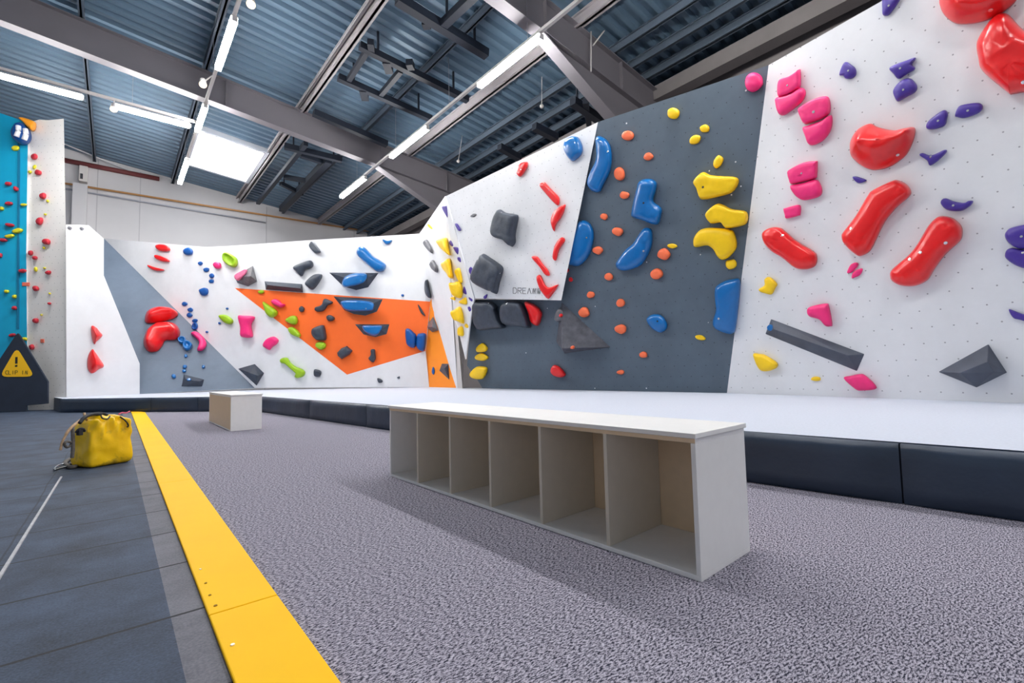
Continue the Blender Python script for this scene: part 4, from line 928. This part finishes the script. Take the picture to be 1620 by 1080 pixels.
# --- tower
series(T1, 'dred', [(55,248,4.8,4.5,-30),(61,273,5,4.3,15),(68.5,310,5,5,-30),(63,350,5.2,6.5,30),(74,382.5,6.3,4.6,10),(49,400,3.5,4,10),(56,408,3.8,3,0),(77,431,4,3.3,-20),(57,456,4.8,4.4,30),(79,480,2,2),(57,507,4.4,4),(51,549,4,4.3)], 'small dusty red hold on the pale tower', 'red holds on the pale tower', h=0.12)
series(T1, 'tyellow', [(55,264,2.5,3.5,30),(48,272,2.6,2.4),(76,318,2,2),(72,339,2,1.5),(70,392,2,2),(57,426,2.8,4),(71,424,2,1.5),(79,464,1.5,1.5),(66,498,1.5,1.5)], 'tiny yellow foothold on the pale tower', 'yellow footholds on the pale tower', h=0.07)
series(TB, 'dred', [(14,291,5.2,3.4),(26,299,4.5,3.5,45),(15,322,6.2,3),(16,356,7,2.8,5),(6,380,7,2.8,5),(0,404,4,4),(36,428.5,6.5,3.2),(23.5,487,4.2,3.2),(20,530,5.5,3,-10)], 'dusty red hold on the blue lead wall', 'red holds on the blue lead wall', h=0.12)
series(TB, 'tyellow', [(25,234.5,6,4.5),(38,324,5,2.3,-5),(3,330,4,3.3,10),(28,365,8.5,3.8,-8),(16,373.5,8,3,-8),(11,461,4,3),(23.5,469,3.5,3),(39.5,536,4.5,2.6,5)], 'yellow hold on the blue lead wall', 'yellow holds on the blue lead wall', h=0.10)
hold(TB, mat('salmon_card', (240,120,96), 0.7), '35,446.5 47,446.5 47,452.5 35,452.5', 'small salmon tag on the blue wall edge', h=0.02, prof=BLOCK, smooth=False, name='route_tag', cat='route tag')
hold(T1, mat('salmon_card', (240,120,96), 0.7), '64,536 70,536 70,542 64,542', 'small square salmon tag low on the pale tower', h=0.02, prof=BLOCK, smooth=False, name='route_tag', cat='route tag')
hold(TB, mat('amber_hold', (250,160,30), 0.5), '32,188 40,187.5 52,191 57,195 57,203 53,208 47,204 43,199 38,194', 'amber hook-shaped hold at the very top of the tower', h=0.25, spine='38,190 46,196 52,201')
o = hold(TB, 'dblue', '21,216 25,204 30,197 38,196 44,201 49,210 50,220 45,228 37,230 28,225', 'round blue macro with two white stripes at tower top', h=0.45, name='macro_hold')
WH = mat('stripe_white', (222,222,226), 0.5)
for xs_ in ('26,216 29,208 29,199', '38,221 41,213 40,204'):
    bm = bmesh.new(); tr = [TB.px(x, y, 0.46) - o.location for x, y in P(xs_)]; tube(bm, smooth_line(tr, 5), 0.055, 10); link('stripe', bm, WH, o, smooth=True)

# ------------------------------------------------------------------ belay gate "CLIP IN"
gd = 0.955
gK = EYE + (K-EYE)*gd; gK.z = 0
GP = Plane(gK, gK + camleft*-1, gK + Vector((0,0,1)) + (TB.n*-0.12))
gate = empty('belay_gate', gK, 'dark fabric belay gate with yellow warning triangle at the tower foot', 'belay gate')
def gpanel(name, px, back, m_, off=0.0, rnd=0):
    pts = [GP.px(x, y, off) for x, y in px]
    if rnd:
        out = []
        for i, p in enumerate(pts):
            a = pts[i-1]; b = pts[(i+1) % len(pts)]
            p0 = p + (a-p).normalized()*rnd; p1 = p + (b-p).normalized()*rnd
            for t in (0, .25, .5, .75, 1): out.append((p0*(1-t)**2 + p*2*t*(1-t) + p1*t*t))
        pts = out
    return prism(name, [p - gK for p in pts], back, m_, gate, GP)
NAVY = mat('navy_fabric', (34, 44, 62), 0.7, noise_amt=0.12, noise_scale=4)
gpanel('fabric', [(28,527), (31,531), (75,603), (75,638), (41,641), (41,650), (-30,652), (-30,612), (24,531)], -GP.n*0.05, NAVY)
SIGN = mat('sign_yellow', (253, 196, 6), 0.5)
so = gpanel('warning_sign', [(26.5,549), (54.5,595.5), (-1,596)], -GP.n*0.006, SIGN, off=0.012, rnd=0.17)
bm = bmesh.new(); q1 = [GP.px(x, y, 0.014)-gK for x, y in ((26,564.5),(25.8,575))]
bar(bm, q1[0], q1[1], 0.05, 0.004, GP.n); q1 = [GP.px(x, y, 0.014)-gK for x, y in ((25.6,577.3),(25.6,580))]; bar(bm, q1[0], q1[1], 0.05, 0.004, GP.n)
link('exclamation_mark', bm, mat('sign_black', (30,28,26), 0.7), gate)
lo_ = lettering('sign_text', None, GP, 'CLIP IN', 8, 586, 44, 592, 0, 0.012, mat('sign_ink', (110, 92, 20), 0.7), off=0.015)
lo_.data.transform(Matrix.Translation(-gK)); lo_.parent = gate

# ------------------------------------------------------------------ cubby benches
LAM = mat('white_laminate', (242, 241, 240), 0.45, noise_amt=0.015)
LAM_SHADE = mat('shaded_warm_laminate', (212, 203, 188), 0.5, noise_amt=0.02)  # beige for the dividers, darkened to carry the shade inside the cubbies
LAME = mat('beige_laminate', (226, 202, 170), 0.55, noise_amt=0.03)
def bench(near, far, depth_dir, depth, hgt, n, label, flip=False):
    d = (far-near); Ln = d.length; d.normalize(); s = depth_dir
    e = bpy.data.objects.new('cubby_bench', None); C.objects.link(e)
    e.matrix_world = Matrix(((d.x, s.x, 0, near.x), (d.y, s.y, 0, near.y), (0, 0, 1, 0), (0, 0, 0, 1)))
    if d.cross(s).z < 0:      # keep a proper rotation: measure depth the other way
        e.matrix_world = Matrix(((-d.x, s.x, 0, far.x), (-d.y, s.y, 0, far.y), (0, 0, 1, 0), (0, 0, 0, 1)))
    tag(e, label, 'bench')
    t = 0.018
    def part(nm, b, m_=LAM, bv=0.0015):
        bm = bmesh.new(); box(bm, *b); o = link(nm, bm, m_, e); bevel(o, bv); return o
    part('bottom_board', (0, Ln, 0, depth, 0, t))
    part('top_rail', (0, Ln, 0, depth, hgt-2*t, hgt-t-0.002))
    part('top_board', (-0.008, Ln+0.008, -0.012, depth+0.004, hgt-t, hgt), bv=0.002)
    part('end_panel', (0, t, 0, depth, t, hgt-2*t)); part('end_panel', (Ln-t, Ln, 0, depth, t, hgt-2*t))
    for k in range(1, n):
        x = t/2 + (Ln-t)*k/n; part('divider', (x-t/2, x+t/2, 0.002, depth-0.012, t, hgt-2*t), LAM_SHADE)
    yb = depth-0.01
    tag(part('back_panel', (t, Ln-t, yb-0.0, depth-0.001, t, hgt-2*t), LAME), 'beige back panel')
    eb = part('front_edging', (0, Ln, -0.0012, 0, hgt-2*t, hgt-t-0.002), LAME, 0.0003)
    return e
bn = at_z(1110, 921, 0); bf = at_z(617, 752.8, 0); br = at_z(1186.8, 871.5, 0)
dd = (bf-bn).normalized(); sd = Vector((dd.y, -dd.x, 0))
if sd.dot(br-bn) < 0: sd = -sd
HB = 0.513
bench(bn, bf, sd, (br-bn).dot(sd), HB, 6, 'long white cubby bench with six open compartments on the carpet')
cn = at_z(364.7, 682.2, 0); cr = at_z(416.3, 678.6, 0); cf = at_z(330.6, 667, 0)
d2 = (cf-cn).normalized(); s2 = Vector((d2.y, -d2.x, 0))
if s2.dot(cr-cn) < 0: s2 = -s2
dep = (cr-cn).dot(s2)
# its open side looks away from the camera, so its beige back panel shows on the left
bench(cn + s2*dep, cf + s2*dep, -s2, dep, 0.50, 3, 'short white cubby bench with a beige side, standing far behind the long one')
print('bench', (bf-bn).length, (br-bn).dot(sd), 'short', (cf-cn).length, dep)

# ------------------------------------------------------------------ yellow rope bag
gN = at_z(143, 741.5, 0); gR = at_z(210, 730, 0)
bd = (gR-gN).normalized(); bs = Vector((-bd.y, bd.x, 0))
if bs.dot(gN-EYE) < 0: bs = -bs
WB = (gR-gN).length; DB = 0.30; HBg = 0.405
bag = bpy.data.objects.new('rope_bag', None); C.objects.link(bag)
bag.matrix_world = Matrix(((bd.x, bs.x, 0, gN.x), (bd.y, bs.y, 0, gN.y), (0, 0, 1, 0), (0, 0, 0, 1)))
tag(bag, 'worn bright yellow rope bag with dark straps on the rubber floor', 'bag')
YB = bpy.data.materials.new('yellow_tarpaulin')
def bag_mat():
    m, nt, b = new_mat('yellow_tarp'); N = nt.nodes; L = nt.links
    tc = N.new('ShaderNodeTexCoord'); n = N.new('ShaderNodeTexNoise'); n.inputs['Scale'].default_value = 9; n.inputs['Detail'].default_value = 6; n.inputs['Roughness'].default_value = 0.7
    L.new(tc.outputs['Object'], n.inputs['Vector'])
    sep = N.new('ShaderNodeSeparateXYZ'); L.new(tc.outputs['Object'], sep.inputs[0])
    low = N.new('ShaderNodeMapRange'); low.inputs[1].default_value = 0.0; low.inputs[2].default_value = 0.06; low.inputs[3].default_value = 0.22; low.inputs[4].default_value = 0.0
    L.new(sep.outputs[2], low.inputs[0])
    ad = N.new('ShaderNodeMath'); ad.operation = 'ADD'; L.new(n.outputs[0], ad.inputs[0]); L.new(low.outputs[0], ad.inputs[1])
    r = N.new('ShaderNodeValToRGB'); e = r.color_ramp.elements; e[0].position = 0.58; e[0].color = (*lin((255, 206, 4)), 1); e[1].position = 0.86; e[1].color = (*lin((96, 78, 40)), 1)
    L.new(ad.outputs[0], r.inputs[0]); L.new(r.outputs[0], b.inputs['Base Color']); b.inputs['Roughness'].default_value = 0.4
    bp = N.new('ShaderNodeBump'); bp.inputs['Strength'].default_value = 0.25; bp.inputs['Distance'].default_value = 0.01; L.new(n.outputs[0], bp.inputs['Height']); L.new(bp.outputs[0], b.inputs['Normal'])
    return m
TARP = bag_mat(); bpy.data.materials.remove(YB)
bm = bmesh.new(); bmesh.ops.create_cube(bm, size=1.0)
bmesh.ops.subdivide_edges(bm, edges=bm.edges[:], cuts=22, use_grid_fill=True)
for v in bm.verts:
    p = v.co*2                      # -1..1
    # rounded box
    q = Vector((p.x, p.y, p.z)); k = 9.0
    s = (abs(q.x)**k + abs(q.y)**k + abs(q.z)**k)**(1/k); q = q/s
    u, w_, z = q.x, q.y, q.z
    hgt = HBg*(z*0.5+0.5)
    sh = 1.0 - 0.10*max(0, z)**2
    x = WB*(0.5 + 0.52*u*sh) ; y = DB*(0.5 + 0.5*w_*(1-0.12*max(0, z)**3))
    # soft roll at the top, higher at the middle and back
    if z > 0.2: hgt += (z-0.2)*0.05*(1-u*u)*(0.6+0.4*w_) - 0.045*(z-0.2)*abs(u)**2
    fold = max(0, z-0.0)*0.018*math.sin(9*u+4*z+2*w_) + 0.012*max(0, z)*math.sin(17*u-6*z)
    nn = noise.noise(Vector((x*7, y*7, hgt*7)))*0.014 + noise.noise(Vector((x*17, y*17, hgt*17)))*0.005
    v.co = Vector((x + u*nn, y + w_*nn - (fold if w_ < -0.7 else 0), max(0.0, hgt + (fold*0.6 if z > 0.7 else 0) + (z > 0)*z*nn)))
link('bag_body', bm, TARP, bag, smooth=True)
STR = mat('black_webbing', (34, 36, 44), 0.75, noise_amt=0.2)
ROPE = mat('tan_rope', (196, 164, 132), 0.85, noise_amt=0.15, noise_scale=60)
ROPEG = mat('grey_rope', (104, 100, 96), 0.85, noise_amt=0.2, noise_scale=60)
def gb(px, py, off): # point on the bag's front plane moved back by off
    p0 = gN + bs*off; q = hit(px, py, p0, -bs); return bag.matrix_world.inverted() @ q
def bagtube(nm, px, offs, r, m_, label=None, flat=False):
    pts = smooth_line([gb(x, y, o_) for (x, y), o_ in zip(P(px), offs)], 6)
    bm = bmesh.new(); tube(bm, pts, r, 8); o = link(nm, bm, m_, bag, smooth=True)
    if label: tag(o, label)
    return o
bagtube('strap', '126,669 133,661 142,656.5 152,655 161,656.5', (0.05,0.08,0.12,0.14,0.12), 0.014, STR)
bagtube('strap', '128,664 138,657 150,654 163,654 170,657', (0.12,0.16,0.18,0.18,0.16), 0.012, STR)
bagtube('strap', '160,658 163,662 170,662.5 174,658', (0.02,-0.012,-0.01,0.04), 0.006, STR)
bagtube('strap', '190,659 197,664 202,670 203,674 200.5,675', (0.03,-0.006,-0.014,-0.016,-0.012), 0.006, STR)
bm = bmesh.new(); a = gb(124, 679, -0.02); b = gb(131, 688, -0.02); box(bm, min(a.x,b.x), max(a.x,b.x), a.y-0.008, a.y+0.03, min(a.z,b.z), max(a.z,b.z)); bevel(link('buckle', bm, STR, bag), 0.004)
bagtube('strap', '120,684 125,679 131,678 134,682', (0.0,-0.016,-0.02,-0.01), 0.010, STR)
bagtube('rope', '128,664 120,670 113,676 107,683 104,688', (0.10,0.06,0.03,0.02,0.02), 0.011, ROPE)
bagtube('rope', '133,653 135,659 137,664', (0.22,0.2,0.16), 0.010, ROPE)
bagtube('rope', '104,688 101,694 98,701 95.5,712', (0.02,0.02,0.02,0.02), 0.009, ROPE)
bagtube('rope', '113,700 106,698 102,702 105,707 111,705 114,700', (0.02,0.0,0.0,0.02,0.03,0.03), 0.010, ROPEG)
bagtube('rope', '115,678 115.5,694 115.5,710 114,724', (0.05,0.03,0.02,0.02), 0.013, ROPEG)
def fl(px, py, z=0.016):
    return bag.matrix_world.inverted() @ at_z(px, py, z)
pts = [fl(x, y) for x, y in P('118,724 110,726 103,732 109,738 118,738 124,732 118,725')]
bm = bmesh.new(); tube(bm, smooth_line(pts, 6), 0.016, 8); link('rope', bm, ROPEG, bag, smooth=True)
pts = [fl(x, y, 0.012) for x, y in P('122,731 112,733 100,738 87,742')]
bm = bmesh.new(); tube(bm, smooth_line(pts, 6), 0.011, 8, rr=None); link('strap', bm, STR, bag, smooth=True)
pts = [fl(x, y, 0.02) for x, y in P('85,742 92,736 104,733 106,737 96,740 86,743')]
bm = bmesh.new(); tube(bm, smooth_line(pts, 6), 0.006, 8); tag(link('carabiner', bm, mat('dull_metal', (150,156,166), 0.3, metal=0.9), bag, smooth=True), 'metal carabiner')
bagtube('cord', '188,655 193,652.5 199,653 205,650.5', (0.2,0.22,0.24,0.26), 0.006, mat('pink_cord', (206, 90, 120), 0.7))
